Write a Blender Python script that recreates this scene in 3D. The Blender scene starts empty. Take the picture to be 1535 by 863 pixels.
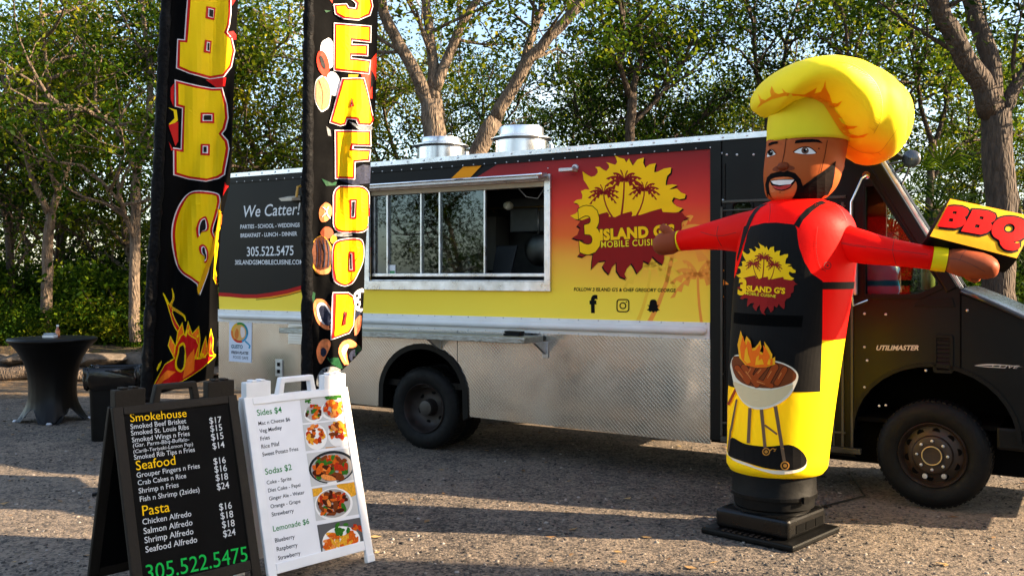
import bpy, bmesh, math, random
import numpy as np
from mathutils import Vector, Matrix, Euler
from mathutils.bvhtree import BVHTree

SC = bpy.context.scene
COL = SC.collection
R = math.radians

# ------------------------------------------------------------------ camera
FPX, CX, HY, EYE = 1430.0, 767.5, 412.0, 1.7        # focal length and horizon in photo pixels, eye height in metres
cam = bpy.data.cameras.new('camera')
camo = bpy.data.objects.new('camera', cam)
COL.objects.link(camo)
camo.location = (0, 0, EYE)
camo.rotation_euler = (R(90), 0, 0)
cam.sensor_width = 36
cam.lens = 36 * FPX / 1535
cam.shift_y = -(431.5 - HY) / 1535
cam.clip_start = 0.1
cam.clip_end = 2000
SC.camera = camo

# ------------------------------------------------------------------ sky, sun, exposure
SUN_EL, SUN_AZ = R(23), R(-9)                      # low sun far off to the right, a touch on our side of the truck
SDIR = Vector((math.cos(SUN_AZ) * math.cos(SUN_EL), math.sin(SUN_AZ) * math.cos(SUN_EL), math.sin(SUN_EL)))
SC.world = bpy.data.worlds.new('World')
W = SC.world
W.use_nodes = True
nt = W.node_tree
bg = nt.nodes['Background']
sky = nt.nodes.new('ShaderNodeTexSky')
sky.sky_type = 'NISHITA'
sky.sun_disc = False
sky.sun_elevation = SUN_EL
sky.sun_rotation = math.atan2(SDIR.x, SDIR.y)
sky.air_density = 1.0
sky.dust_density = 1.2
sky.ozone_density = 0.8
tc = nt.nodes.new('ShaderNodeTexCoord')
nz = nt.nodes.new('ShaderNodeTexNoise')
nz.inputs['Scale'].default_value = 5
nz.inputs['Detail'].default_value = 6
rp = nt.nodes.new('ShaderNodeValToRGB')
rp.color_ramp.elements[0].position = 0.54
rp.color_ramp.elements[1].position = 0.84
mx = nt.nodes.new('ShaderNodeMixRGB')
mx.inputs[2].default_value = (6.9, 6.7, 6.6, 1)     # thin white cloud
nt.links.new(tc.outputs['Generated'], nz.inputs['Vector'])
nt.links.new(nz.outputs['Fac'], rp.inputs['Fac'])
nt.links.new(rp.outputs['Color'], mx.inputs[0])
nt.links.new(sky.outputs['Color'], mx.inputs[1])
nt.links.new(mx.outputs['Color'], bg.inputs['Color'])
bg.inputs['Strength'].default_value = 0.088

sun = bpy.data.lights.new('sun', 'SUN')
sun.energy = 5.0
sun.angle = R(0.5)
sun.color = (1.0, 0.77, 0.51)
suno = bpy.data.objects.new('sun', sun)
COL.objects.link(suno)
suno.rotation_euler = SDIR.to_track_quat('Z', 'Y').to_euler()
suno.location = (20, -4, 12)

SC.view_settings.view_transform = 'Standard'
SC.view_settings.look = 'None'
SC.view_settings.exposure = 2.2
SC.view_settings.gamma = 1
SC.view_settings.use_curve_mapping = False

# ------------------------------------------------------------------ materials
def lin(c):
    c = c / 255.0
    return c / 12.92 if c <= 0.04045 else ((c + 0.055) / 1.055) ** 2.4
def rgb(r, g, b):
    return (lin(r), lin(g), lin(b), 1)

def mat(name, col, rough=0.6, metal=0.0, var=0.0, vscale=6.0, bump=0.0, bscale=40.0, trans=0.0, spec=0.5, coat=0.0):
    """plain procedural surface: noise-varied base colour and roughness, noise bump, optional thin-cloth translucency"""
    if name.split()[0] in ('print', 'food', 'photo', 'menu', 'flag', 'poster', 'box', 'printed', 'hat'): spec = min(spec, .12); rough = max(rough, .55)
    m = bpy.data.materials.new(name)
    m.use_nodes = True
    n = m.node_tree
    p = n.nodes['Principled BSDF']
    p.inputs['Base Color'].default_value = col
    p.inputs['Roughness'].default_value = rough
    p.inputs['Metallic'].default_value = metal
    p.inputs['Specular IOR Level'].default_value = spec
    p.inputs['Coat Weight'].default_value = coat
    t = n.nodes.new('ShaderNodeTexCoord')
    if var > 0:
        z = n.nodes.new('ShaderNodeTexNoise'); z.inputs['Scale'].default_value = vscale; z.inputs['Detail'].default_value = 6
        n.links.new(t.outputs['Object'], z.inputs['Vector'])
        mp = n.nodes.new('ShaderNodeMapRange')
        mp.inputs[1].default_value = 0.3; mp.inputs[2].default_value = 0.7
        mp.inputs[3].default_value = 1 - var; mp.inputs[4].default_value = 1 + var
        n.links.new(z.outputs['Fac'], mp.inputs[0])
        h = n.nodes.new('ShaderNodeHueSaturation'); h.inputs['Color'].default_value = col
        n.links.new(mp.outputs[0], h.inputs['Value'])
        n.links.new(h.outputs['Color'], p.inputs['Base Color'])
        m2 = n.nodes.new('ShaderNodeMapRange')
        m2.inputs[1].default_value = 0.3; m2.inputs[2].default_value = 0.7
        m2.inputs[3].default_value = max(0.02, rough * (1 - var)); m2.inputs[4].default_value = min(1, rough * (1 + var))
        n.links.new(z.outputs['Fac'], m2.inputs[0])
        n.links.new(m2.outputs[0], p.inputs['Roughness'])
    if bump > 0:
        z = n.nodes.new('ShaderNodeTexNoise'); z.inputs['Scale'].default_value = bscale; z.inputs['Detail'].default_value = 4
        n.links.new(t.outputs['Object'], z.inputs['Vector'])
        b = n.nodes.new('ShaderNodeBump'); b.inputs['Strength'].default_value = bump; b.inputs['Distance'].default_value = 0.02
        n.links.new(z.outputs['Fac'], b.inputs['Height'])
        n.links.new(b.outputs['Normal'], p.inputs['Normal'])
    if trans > 0:
        tr = n.nodes.new('ShaderNodeBsdfTranslucent'); tr.inputs['Color'].default_value = col
        ms = n.nodes.new('ShaderNodeMixShader'); ms.inputs[0].default_value = trans
        n.links.new(p.outputs[0], ms.inputs[1]); n.links.new(tr.outputs[0], ms.inputs[2])
        n.links.new(ms.outputs[0], n.nodes['Material Output'].inputs['Surface'])
    return m

def glass(name, tint, thru=0.6, rough=0.02):
    """window pane: see-through with a mirror reflection that grows at grazing angles"""
    m = bpy.data.materials.new(name); m.use_nodes = True
    n = m.node_tree; n.nodes.remove(n.nodes['Principled BSDF'])
    tr = n.nodes.new('ShaderNodeBsdfTransparent'); tr.inputs['Color'].default_value = tint
    gl = n.nodes.new('ShaderNodeBsdfGlossy'); gl.inputs['Roughness'].default_value = rough
    gl.inputs['Color'].default_value = (0.62, 0.72, 0.82, 1)
    lw = n.nodes.new('ShaderNodeLayerWeight'); lw.inputs['Blend'].default_value = 0.25
    mp = n.nodes.new('ShaderNodeMapRange'); mp.inputs[3].default_value = 1 - thru; mp.inputs[4].default_value = 0.9
    n.links.new(lw.outputs['Fresnel'], mp.inputs[0])
    ms = n.nodes.new('ShaderNodeMixShader')
    n.links.new(mp.outputs[0], ms.inputs[0]); n.links.new(tr.outputs[0], ms.inputs[1]); n.links.new(gl.outputs[0], ms.inputs[2])
    n.links.new(ms.outputs[0], n.nodes['Material Output'].inputs['Surface'])
    return m

# ------------------------------------------------------------------ picture rays -> places in the world
def ray(px, py):
    return Vector(((px - CX) / FPX, 1.0, (HY - py) / FPX))
def PX(px, py, Y):
    d = ray(px, py)
    return Vector((d.x * Y, Y, EYE + d.z * Y))
def GND(px, py, z=0.0):
    d = ray(px, py)
    return Vector((0, 0, EYE)) + d * ((z - EYE) / d.z)

# ------------------------------------------------------------------ things, parts, meshes
ROOT = {}
def thing(name, label, cat, loc=(0, 0, 0), rotz=0.0, group=None):
    o = bpy.data.objects.new(name, None)
    COL.objects.link(o)
    o.location = loc; o.rotation_euler = (0, 0, rotz)
    o.empty_display_size = 0.2
    o['label'] = label; o['category'] = cat
    if group: o['group'] = group
    ROOT[o] = (Matrix.Translation(Vector(loc)) @ Matrix.Rotation(rotz, 4, 'Z')).inverted()
    return o
def tag(o, label, cat, group=None):
    o['label'] = label; o['category'] = cat
    if group: o['group'] = group
    return o

class MB:
    def __init__(s):
        s.v = []; s.f = []; s.m = []
    def add(s, vs, fs, mi=0):
        k = len(s.v)
        s.v += [tuple(v) for v in vs]
        s.f += [[i + k for i in f] for f in fs]
        s.m += [mi] * len(fs)
        return s
    def box(s, x0, x1, y0, y1, z0, z1, mi=0, M=None):
        vs = [Vector(p) for p in ((x0, y0, z0), (x1, y0, z0), (x1, y1, z0), (x0, y1, z0), (x0, y0, z1), (x1, y0, z1), (x1, y1, z1), (x0, y1, z1))]
        if M is not None: vs = [M @ v for v in vs]
        return s.add(vs, [(0, 3, 2, 1), (4, 5, 6, 7), (0, 1, 5, 4), (1, 2, 6, 5), (2, 3, 7, 6), (3, 0, 4, 7)], mi)
    def rings(s, rings, mi=0, cap=True, closed=False):
        """skin a list of equal-length closed rings"""
        n = len(rings[0]); vs = [p for r in rings for p in r]; fs = []
        m = len(rings)
        for i in range(m if closed else m - 1):
            a, b = i * n, ((i + 1) % m) * n
            for j in range(n):
                k = (j + 1) % n
                fs.append((a + j, a + k, b + k, b + j))
        if cap and not closed:
            fs.append(tuple(reversed(range(n)))); fs.append(tuple(range((m - 1) * n, m * n)))
        return s.add(vs, fs, mi)
    def tube(s, pts, rad, n=8, mi=0, cap=True, closed=False):
        pts = [Vector(p) for p in pts]
        if not hasattr(rad, '__len__'): rad = [rad] * len(pts)
        rs = []; up = None
        for i, p in enumerate(pts):
            if closed: d = pts[(i + 1) % len(pts)] - pts[i - 1]
            else: d = pts[min(i + 1, len(pts) - 1)] - pts[max(i - 1, 0)]
            if d.length < 1e-9: d = Vector((0, 0, 1))
            d.normalize()
            if up is None:
                up = Vector((0, 0, 1)) if abs(d.z) < 0.9 else Vector((1, 0, 0))
            a = d.cross(up)
            if a.length < 1e-6: a = d.orthogonal()
            a.normalize(); b = a.cross(d).normalized(); up = b
            rs.append([p + (a * math.cos(t) + b * math.sin(t)) * rad[i] for t in [2 * math.pi * k / n for k in range(n)]])
        return s.rings(rs, mi, cap, closed)
    def lathe(s, prof, n=32, c=(0, 0, 0), mi=0, cap=True, axis='z'):
        c = Vector(c); rs = []
        for r, h in prof:
            ring = []
            for k in range(n):
                t = 2 * math.pi * k / n
                if axis == 'z': q = Vector((r * math.cos(t), r * math.sin(t), h))
                else: q = Vector((r * math.cos(t), h, r * math.sin(t)))
                ring.append(c + q)
            rs.append(ring)
        return s.rings(rs, mi, cap)
    def build(s, name, mats, parent=None, world=False, smooth=False, bevel=0.0, auto=None, seg=2):
        me = bpy.data.meshes.new(name)
        vs = s.v
        top = parent
        while top is not None and top.parent is not None: top = top.parent
        if world and top is not None:
            M = ROOT[top]; vs = [tuple(M @ Vector(v)) for v in vs]
        me.from_pydata(vs, [], s.f)
        if not isinstance(mats, (list, tuple)): mats = [mats]
        for m in mats: me.materials.append(m)
        if len(mats) > 1: me.polygons.foreach_set('material_index', s.m)
        if smooth or auto: me.polygons.foreach_set('use_smooth', [True] * len(me.polygons))
        bm = bmesh.new(); bm.from_mesh(me)
        if bevel <= 0 and not getattr(s, 'open', False): bmesh.ops.recalc_face_normals(bm, faces=bm.faces)
        if bevel > 0:
            bmesh.ops.remove_doubles(bm, verts=bm.verts, dist=1e-5)
            bmesh.ops.recalc_face_normals(bm, faces=bm.faces)
            es = [e for e in bm.edges if len(e.link_faces) == 2 and e.calc_face_angle(0) > 0.5]
            bmesh.ops.bevel(bm, geom=es, offset=bevel, segments=seg, profile=0.6, affect='EDGES', clamp_overlap=True)
        bm.to_mesh(me); bm.free()
        if auto: me.set_sharp_from_angle(angle=auto)
        o = bpy.data.objects.new(name, me)
        COL.objects.link(o)
        if parent is not None: o.parent = parent
        return o

# ------------------------------------------------------------------ flat shapes, text, decals
def fill(polys, off=0.0):
    cu = bpy.data.curves.new('tmp', 'CURVE'); cu.dimensions = '2D'; cu.fill_mode = 'BOTH'; cu.offset = off
    for pts in polys:
        sp = cu.splines.new('POLY'); sp.points.add(len(pts) - 1)
        for p, q in zip(sp.points, pts): p.co = (q[0], q[1], 0, 1)
        sp.use_cyclic_u = True
    o = bpy.data.objects.new('tmp', cu); me = o.to_mesh()
    vs = [(v.co.x, v.co.y) for v in me.vertices]; fs = [tuple(p.vertices) for p in me.polygons]
    o.to_mesh_clear(); bpy.data.objects.remove(o); bpy.data.curves.remove(cu)
    return vs, fs
def textshape(txt, bold=0.0, shear=0.0, space=1.0):
    cu = bpy.data.curves.new('tmp', 'FONT'); cu.body = txt; cu.size = 1; cu.offset = bold; cu.shear = shear; cu.space_character = space
    cu.resolution_u = 3
    o = bpy.data.objects.new('tmp', cu); me = o.to_mesh()
    vs = [(v.co.x, v.co.y) for v in me.vertices]; fs = [tuple(p.vertices) for p in me.polygons]
    o.to_mesh_clear(); bpy.data.objects.remove(o); bpy.data.curves.remove(cu)
    return vs, fs
def spline(pts, n=4, closed=True):
    """Catmull-Rom through the points"""
    P = [Vector((p[0], p[1])) for p in pts]; out = []; m = len(P)
    rng = range(m if closed else m - 1)
    for i in rng:
        if closed: a, b, c, d = P[i - 1], P[i], P[(i + 1) % m], P[(i + 2) % m]
        else: a, b, c, d = P[max(i - 1, 0)], P[i], P[i + 1], P[min(i + 2, m - 1)]
        for k in range(n):
            t = k / n
            q = 0.5 * ((2 * b) + (c - a) * t + (2 * a - 5 * b + 4 * c - d) * t * t + (3 * b - a - 3 * c + d) * t ** 3)
            out.append((q.x, q.y))
    if not closed: out.append(tuple(P[-1]))
    return out
def circ(cx, cy, rx, ry=None, n=24, rot=0.0):
    ry = rx if ry is None else ry
    c, s = math.cos(rot), math.sin(rot)
    return [(cx + rx * math.cos(t) * c - ry * math.sin(t) * s, cy + rx * math.cos(t) * s + ry * math.sin(t) * c) for t in [2 * math.pi * k / n for k in range(n)]]
def line(p, q, w0, w1=None):
    w1 = w0 if w1 is None else w1
    d = (Vector(q) - Vector(p)).normalized(); n = Vector((-d.y, d.x))
    p, q = Vector(p), Vector(q)
    return [tuple(p + n * w0 / 2), tuple(q + n * w1 / 2), tuple(q - n * w1 / 2), tuple(p - n * w0 / 2)]
def stroke(pts, w):
    P = [Vector(p) for p in pts]; L = []; Rr = []
    for i, p in enumerate(P):
        d = (P[min(i + 1, len(P) - 1)] - P[max(i - 1, 0)]).normalized(); n = Vector((-d.y, d.x))
        if hasattr(w, '__len__'):
            f = i / (len(P) - 1) * (len(w) - 1); j = min(int(f), len(w) - 2); ww = w[j] + (w[j + 1] - w[j]) * (f - j)
        else: ww = w
        L.append(tuple(p + n * ww / 2)); Rr.append(tuple(p - n * ww / 2))
    return L + Rr[::-1]
def gridcut(vs, fs, cell):
    bm = bmesh.new()
    bv = [bm.verts.new((x, y, 0)) for x, y in vs]
    for f in fs:
        try: bm.faces.new([bv[i] for i in f])
        except ValueError: pass
    for ax in (0, 1):
        lo = min(v[ax] for v in vs); hi = max(v[ax] for v in vs)
        k = math.floor(lo / cell) + 1
        while k * cell < hi:
            co = [0, 0, 0]; no = [0, 0, 0]; co[ax] = k * cell; no[ax] = 1
            bmesh.ops.bisect_plane(bm, geom=bm.verts[:] + bm.edges[:] + bm.faces[:], plane_co=co, plane_no=no)
            k += 1
    bm.verts.index_update()
    ov = [(v.co.x, v.co.y) for v in bm.verts]; of = [[v.index for v in f.verts] for f in bm.faces]
    bm.free()
    return ov, of

class Decal(MB):
    """printed marks: flat shapes laid over a surface by a map (x, y, lift) -> point"""
    def __init__(s, fmap, step=0.0008, base=0.0015, cell=None):
        super().__init__(); s.g = 0; s.gf = []; s.map = fmap; s.step = step; s.base = base; s.cell = cell; s.open = True; s.mats = []
    def mi(s, m):
        if m not in s.mats: s.mats.append(m)
        return s.mats.index(m)
    def put(s, vs, fs, m, layer=0):
        if not fs: return
        if s.cell: vs, fs = gridcut(vs, fs, s.cell)
        P = [s.map(x, y, s.base + s.step * layer) for x, y in vs]
        ids = {}; V = []
        for i, p in enumerate(P):
            if p is not None: ids[i] = len(V); V.append(p)
        k = len(s.f); s.add(V, [[ids[i] for i in f] for f in fs if all(i in ids for i in f)], s.mi(m)); s.gf += [s.g] * (len(s.f) - k)
    def new(s):
        s.g += 1
    def shape(s, polys, m, layer=0, off=0.0):
        if not isinstance(polys[0][0], (tuple, list, Vector)): polys = [polys]
        s.put(*fill(polys, off), m, layer)
    def text(s, txt, p0, p1, m, layer=0, bold=0.0, shear=0.0, flip=False, space=1.0, tall=1.0, outline=None):
        vs, fs = textshape(txt, 0.0, shear, space)
        x0 = min(v[0] for v in vs); x1 = max(v[0] for v in vs)
        p0, p1 = Vector(p0[:2]), Vector(p1[:2]); e = p1 - p0; k = e.length / (x1 - x0); e.normalize()
        n = Vector((e.y, -e.x)) if flip else Vector((-e.y, e.x))
        jobs = [(bold, m, layer)]
        s.new()
        if outline: jobs.insert(0, (bold + outline[0], outline[1], layer - 0.5))
        for b, mm, ly in jobs:
            vs, fs = textshape(txt, b, shear, space)
            s.put([tuple(p0 + e * (x - x0) * k + n * y * k * tall) for x, y in vs], fs, mm, ly)
    def done(s, name, parent, world=False):
        """one mesh for each separate printed piece"""
        out = []
        for g in sorted(set(s.gf)):
            fi = [i for i, q in enumerate(s.gf) if q == g]; used = sorted({v for i in fi for v in s.f[i]}); mp = {v: k for k, v in enumerate(used)}
            ms = sorted({s.m[i] for i in fi}); b = MB(); b.open = True
            b.v = [s.v[v] for v in used]; b.f = [[mp[v] for v in s.f[i]] for i in fi]; b.m = [ms.index(s.m[i]) for i in fi]
            out.append(b.build(name, [s.mats[k] for k in ms], parent, world=world))
        return out

def bvh_of(objs):
    vs = []; fs = []
    for o in objs:
        k = len(vs); M = Matrix.Identity(4); t = o
        while t.parent is not None: t = t.parent
        if t in ROOT: M = ROOT[t].inverted()
        vs += [M @ v.co for v in o.data.vertices]; fs += [[i + k for i in p.vertices] for p in o.data.polygons]
    return BVHTree.FromPolygons(vs, fs)
def projector(bvh, dx=0.0, dy=0.0, k=1.0):
    """(x, y) traced at scale k from picture offset (dx, dy) -> the point of the real surface it is printed on"""
    def f(x, y, lift):
        d = ray(dx + x / k, dy + y / k).normalized()
        p, n, i, t = bvh.ray_cast(Vector((0, 0, EYE)), d)
        if p is None: return None
        if n.dot(d) > 0: n = -n
        return p + n * lift
    return f

def loft(cs, n=40):
    """stack of ellipse rings: (cx, cy, z, rx, ry)"""
    return [[Vector((cx + rx * math.cos(t), cy + ry * math.sin(t), z)) for t in [2 * math.pi * k / n for k in range(n)]] for cx, cy, z, rx, ry in cs]
def interp(keys, x):
    """smooth interpolation of rows keyed by their first value"""
    ks = [k[0] for k in keys]; cols = len(keys[0]) - 1; out = []
    for c in range(cols):
        ys = [k[c + 1] for k in keys]
        i = 0
        while i < len(ks) - 2 and x > ks[i + 1]: i += 1
        x0, x1 = ks[i], ks[i + 1]; t = min(1, max(0, (x - x0) / (x1 - x0)))
        d0 = (ys[i + 1] - ys[i - 1]) / (ks[i + 1] - ks[i - 1]) if i > 0 else (ys[i + 1] - ys[i]) / (x1 - x0)
        d1 = (ys[i + 2] - ys[i]) / (ks[i + 2] - ks[i]) if i + 2 < len(ks) else (ys[i + 1] - ys[i]) / (x1 - x0)
        h = x1 - x0; t2, t3 = t * t, t ** 3
        out.append((2 * t3 - 3 * t2 + 1) * ys[i] + (t3 - 2 * t2 + t) * h * d0 + (-2 * t3 + 3 * t2) * ys[i + 1] + (t3 - t2) * h * d1)
    return out
# ------------------------------------------------------------------ ground
def ground_mat(name, c_lo, c_hi, cell=55.0, bump=0.7, patch=0.35, litter=None):
    m = bpy.data.materials.new(name); m.use_nodes = True
    n = m.node_tree; L = n.links.new; p = n.nodes['Principled BSDF']
    p.inputs['Roughness'].default_value = 0.9
    t = n.nodes.new('ShaderNodeTexCoord')
    def noise(sc, det=6, rough=0.6):
        z = n.nodes.new('ShaderNodeTexNoise'); z.inputs['Scale'].default_value = sc; z.inputs['Detail'].default_value = det; z.inputs['Roughness'].default_value = rough
        L(t.outputs['Object'], z.inputs['Vector']); return z
    warp = noise(18, 3)
    add = n.nodes.new('ShaderNodeMixRGB'); add.blend_type = 'LINEAR_LIGHT'; add.inputs[0].default_value = 0.02
    L(t.outputs['Object'], add.inputs[1]); L(warp.outputs['Color'], add.inputs[2])
    vo = n.nodes.new('ShaderNodeTexVoronoi'); vo.inputs['Scale'].default_value = cell; L(add.outputs[0], vo.inputs['Vector'])
    vo2 = n.nodes.new('ShaderNodeTexVoronoi'); vo2.inputs['Scale'].default_value = cell * 0.45; L(add.outputs[0], vo2.inputs['Vector'])
    sep = n.nodes.new('ShaderNodeSeparateColor'); L(vo.outputs['Color'], sep.inputs[0])
    big = noise(0.45, 8, .7); mid = noise(7, 6)
    r1 = n.nodes.new('ShaderNodeMapRange'); r1.inputs[1].default_value = 0.3; r1.inputs[2].default_value = 0.7
    r1.inputs[3].default_value = -patch; r1.inputs[4].default_value = patch; L(big.outputs['Fac'], r1.inputs[0])
    r2 = n.nodes.new('ShaderNodeMapRange'); r2.inputs[1].default_value = 0.3; r2.inputs[2].default_value = 0.7
    r2.inputs[3].default_value = -0.25; r2.inputs[4].default_value = 0.25; L(mid.outputs['Fac'], r2.inputs[0])
    a1 = n.nodes.new('ShaderNodeMath'); L(sep.outputs[0], a1.inputs[0]); L(r1.outputs[0], a1.inputs[1])
    a2 = n.nodes.new('ShaderNodeMath'); L(a1.outputs[0], a2.inputs[0]); L(r2.outputs[0], a2.inputs[1])
    cr = n.nodes.new('ShaderNodeValToRGB')
    cr.color_ramp.elements[0].position = 0.0; cr.color_ramp.elements[0].color = c_lo
    cr.color_ramp.elements[1].position = 1.1 if False else 1.0; cr.color_ramp.elements[1].color = c_hi
    L(a2.outputs[0], cr.inputs[0]); col = cr.outputs[0]
    if litter:
        v3 = n.nodes.new('ShaderNodeTexVoronoi'); v3.inputs['Scale'].default_value = 16; L(add.outputs[0], v3.inputs['Vector'])
        s3 = n.nodes.new('ShaderNodeSeparateColor'); L(v3.outputs['Color'], s3.inputs[0])
        g = n.nodes.new('ShaderNodeMath'); g.operation = 'GREATER_THAN'; g.inputs[1].default_value = 0.62; L(s3.outputs[0], g.inputs[0])
        mm = n.nodes.new('ShaderNodeMixRGB'); L(g.outputs[0], mm.inputs[0]); L(col, mm.inputs[1])
        c4 = n.nodes.new('ShaderNodeValToRGB'); c4.color_ramp.elements[0].color = litter[0]; c4.color_ramp.elements[1].color = litter[1]
        L(s3.outputs[1], c4.inputs[0]); L(c4.outputs[0], mm.inputs[2]); col = mm.outputs[0]
    L(col, p.inputs['Base Color'])
    b1 = n.nodes.new('ShaderNodeMath'); b1.operation = 'ADD'; L(vo.outputs['Distance'], b1.inputs[0]); L(vo2.outputs['Distance'], b1.inputs[1])
    b2 = n.nodes.new('ShaderNodeMath'); b2.operation = 'ADD'; L(b1.outputs[0], b2.inputs[0])
    fine = noise(160, 4); L(fine.outputs['Fac'], b2.inputs[1])
    bp = n.nodes.new('ShaderNodeBump'); bp.inputs['Strength'].default_value = bump; bp.inputs['Distance'].default_value = 0.012; bp.invert = True
    L(b2.outputs[0], bp.inputs['Height']); L(bp.outputs[0], p.inputs['Normal'])
    return m

M_ground = ground_mat('millings', (0.019, 0.0155, 0.0135, 1), (0.205, 0.160, 0.120, 1), patch=.45)
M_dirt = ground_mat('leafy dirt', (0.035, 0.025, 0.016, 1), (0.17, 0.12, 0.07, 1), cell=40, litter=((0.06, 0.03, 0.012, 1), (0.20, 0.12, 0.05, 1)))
M_bed = ground_mat('dark litter soil', (0.015, 0.011, 0.006, 1), (0.08, 0.05, 0.022, 1), cell=25, litter=((0.04, 0.022, 0.009, 1), (0.10, 0.08, 0.016, 1)))  # dark brown soil with leaf litter

def structure(o):
    o['kind'] = 'structure'; return o
rnd = random.Random(7)
mb = MB()
mb.add([(-200, -200, 0), (200, -200, 0), (200, 200, 0), (-200, 200, 0)], [(0, 1, 2, 3)])
structure(mb.build('ground', M_ground))
# dirt shoulder with fallen leaves before the planting bed, wavy near edge
mb = MB(); vs = []; xs = [-40 + i for i in range(81)]
for x in xs: vs += [(x, 13.2 + 0.35 * math.sin(x * 0.9) + 0.2 * math.sin(x * 2.3 + 1), 0.004), (x, 17.0, 0.004)]
mb.add(vs, [(2 * i, 2 * i + 2, 2 * i + 3, 2 * i + 1) for i in range(80)])
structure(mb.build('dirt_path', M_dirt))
# raised planting bed
mb = MB(); vs = []; nx, ny = 90, 26
for j in range(ny):
    for i in range(nx):
        x = -55 + 110 * i / (nx - 1); y = 15.9 + (0 if j == 0 else 0.25 * j + 0.06 * j * j)
        z = -0.05 if j == 0 else 0.42 + 0.06 * math.sin(x * 1.7 + y) + 0.05 * math.sin(x * 0.6 - y * 0.8) + 0.01 * j
        vs.append((x, y, z))
mb.add(vs, [(j * nx + i, j * nx + i + 1, (j + 1) * nx + i + 1, (j + 1) * nx + i) for j in range(ny - 1) for i in range(nx - 1)])
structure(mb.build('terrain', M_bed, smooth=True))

# loose chips of stone and wood over the near ground
def chips():
    r = np.random.RandomState(3); N = 15000
    y = 4.9 + 7.5 * r.rand(N) ** 1.7; x = (r.rand(N) * 2 - 1) * (0.62 * y + 0.3)
    sz = 0.004 + 0.011 * r.rand(N) ** 2.5; an = r.rand(N) * 6.28; asp = 0.35 + 0.6 * r.rand(N)
    base = np.array([[-1, -1, 0], [1, -.8, 0], [.9, 1, 0], [-.8, .9, 0], [-.6, -.5, 1], [.5, -.6, .8], [.6, .5, 1], [-.5, .6, .9]], float)
    q = np.repeat(base[None], N, 0); q += (r.rand(N, 8, 3) - .5) * .5
    q[:, :, 0] *= sz[:, None]; q[:, :, 1] *= (sz * asp)[:, None]; q[:, :, 2] = np.clip(q[:, :, 2], 0, 1.2) * (sz * .75)[:, None]
    c, s = np.cos(an)[:, None], np.sin(an)[:, None]
    X = q[:, :, 0] * c - q[:, :, 1] * s + x[:, None]; Y = q[:, :, 0] * s + q[:, :, 1] * c + y[:, None]
    V = np.stack([X, Y, q[:, :, 2] - .001], -1).reshape(-1, 3)
    F = np.array([(4, 5, 6, 7), (0, 1, 5, 4), (1, 2, 6, 5), (2, 3, 7, 6), (3, 0, 4, 7)])
    F = (F[None] + 8 * np.arange(N)[:, None, None]).reshape(-1, 4)
    return V, F
def npmesh(name, V, F, mats, mi=None):
    me = bpy.data.meshes.new(name); k = F.shape[1]
    me.vertices.add(len(V)); me.vertices.foreach_set('co', np.ascontiguousarray(V, dtype=np.float32).ravel())
    me.loops.add(F.size); me.loops.foreach_set('vertex_index', F.astype(np.int32).ravel())
    me.polygons.add(len(F)); me.polygons.foreach_set('loop_start', np.arange(0, F.size, k, dtype=np.int32))
    for m in mats: me.materials.append(m)
    if mi is not None: me.polygons.foreach_set('material_index', mi.astype(np.int32))
    me.update(calc_edges=True); me.validate()
    return me
def island_mat(name, ramp, rough=0.6, trans=0.0, spec=0.3):
    """each loose piece of the mesh takes its own colour from the ramp"""
    m = bpy.data.materials.new(name); m.use_nodes = True; n = m.node_tree; L = n.links.new; p = n.nodes['Principled BSDF']
    g = n.nodes.new('ShaderNodeNewGeometry'); cr = n.nodes.new('ShaderNodeValToRGB')
    e = cr.color_ramp.elements
    while len(e) < len(ramp): e.new(0.5)
    for el, (pos, c) in zip(e, ramp): el.position = pos; el.color = (*c, 1)
    L(cr.outputs[0], p.inputs['Base Color'])
    if trans:       # leaf clumps differ, not only single leaves
        tn = n.nodes.new('ShaderNodeTexCoord'); zn = n.nodes.new('ShaderNodeTexNoise'); zn.inputs['Scale'].default_value = 1.3; zn.inputs['Detail'].default_value = 3; L(tn.outputs['Object'], zn.inputs['Vector'])
        zr = n.nodes.new('ShaderNodeMapRange'); zr.inputs[1].default_value = .32; zr.inputs[2].default_value = .68; L(zn.outputs['Fac'], zr.inputs[0])
        ad = n.nodes.new('ShaderNodeMath'); ad.operation = 'ADD'; L(g.outputs['Random Per Island'], ad.inputs[0]); L(zr.outputs[0], ad.inputs[1])
        hf = n.nodes.new('ShaderNodeMath'); hf.operation = 'MULTIPLY'; hf.inputs[1].default_value = .5; L(ad.outputs[0], hf.inputs[0]); L(hf.outputs[0], cr.inputs[0])
    else: L(g.outputs['Random Per Island'], cr.inputs[0])
    p.inputs['Roughness'].default_value = rough; p.inputs['Specular IOR Level'].default_value = spec
    if trans:
        t = n.nodes.new('ShaderNodeBsdfTranslucent'); ms = n.nodes.new('ShaderNodeMixShader'); ms.inputs[0].default_value = trans
        h = n.nodes.new('ShaderNodeHueSaturation'); h.inputs['Value'].default_value = 1.6; h.inputs['Hue'].default_value = 0.485
        L(cr.outputs[0], h.inputs['Color']); L(h.outputs[0], t.inputs['Color'])
        L(p.outputs[0], ms.inputs[1]); L(t.outputs[0], ms.inputs[2]); L(ms.outputs[0], n.nodes['Material Output'].inputs['Surface'])
    return m
M_chip = island_mat('chips', [(0, (.018, .017, .016)), (.5, (.075, .066, .058)), (.85, (.16, .135, .105)), (1, (.30, .27, .24))], 0.9)
V, F = chips()
o = bpy.data.objects.new('gravel', npmesh('gravel', V, F, [M_chip])); COL.objects.link(o); o['kind'] = 'stuff'

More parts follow.
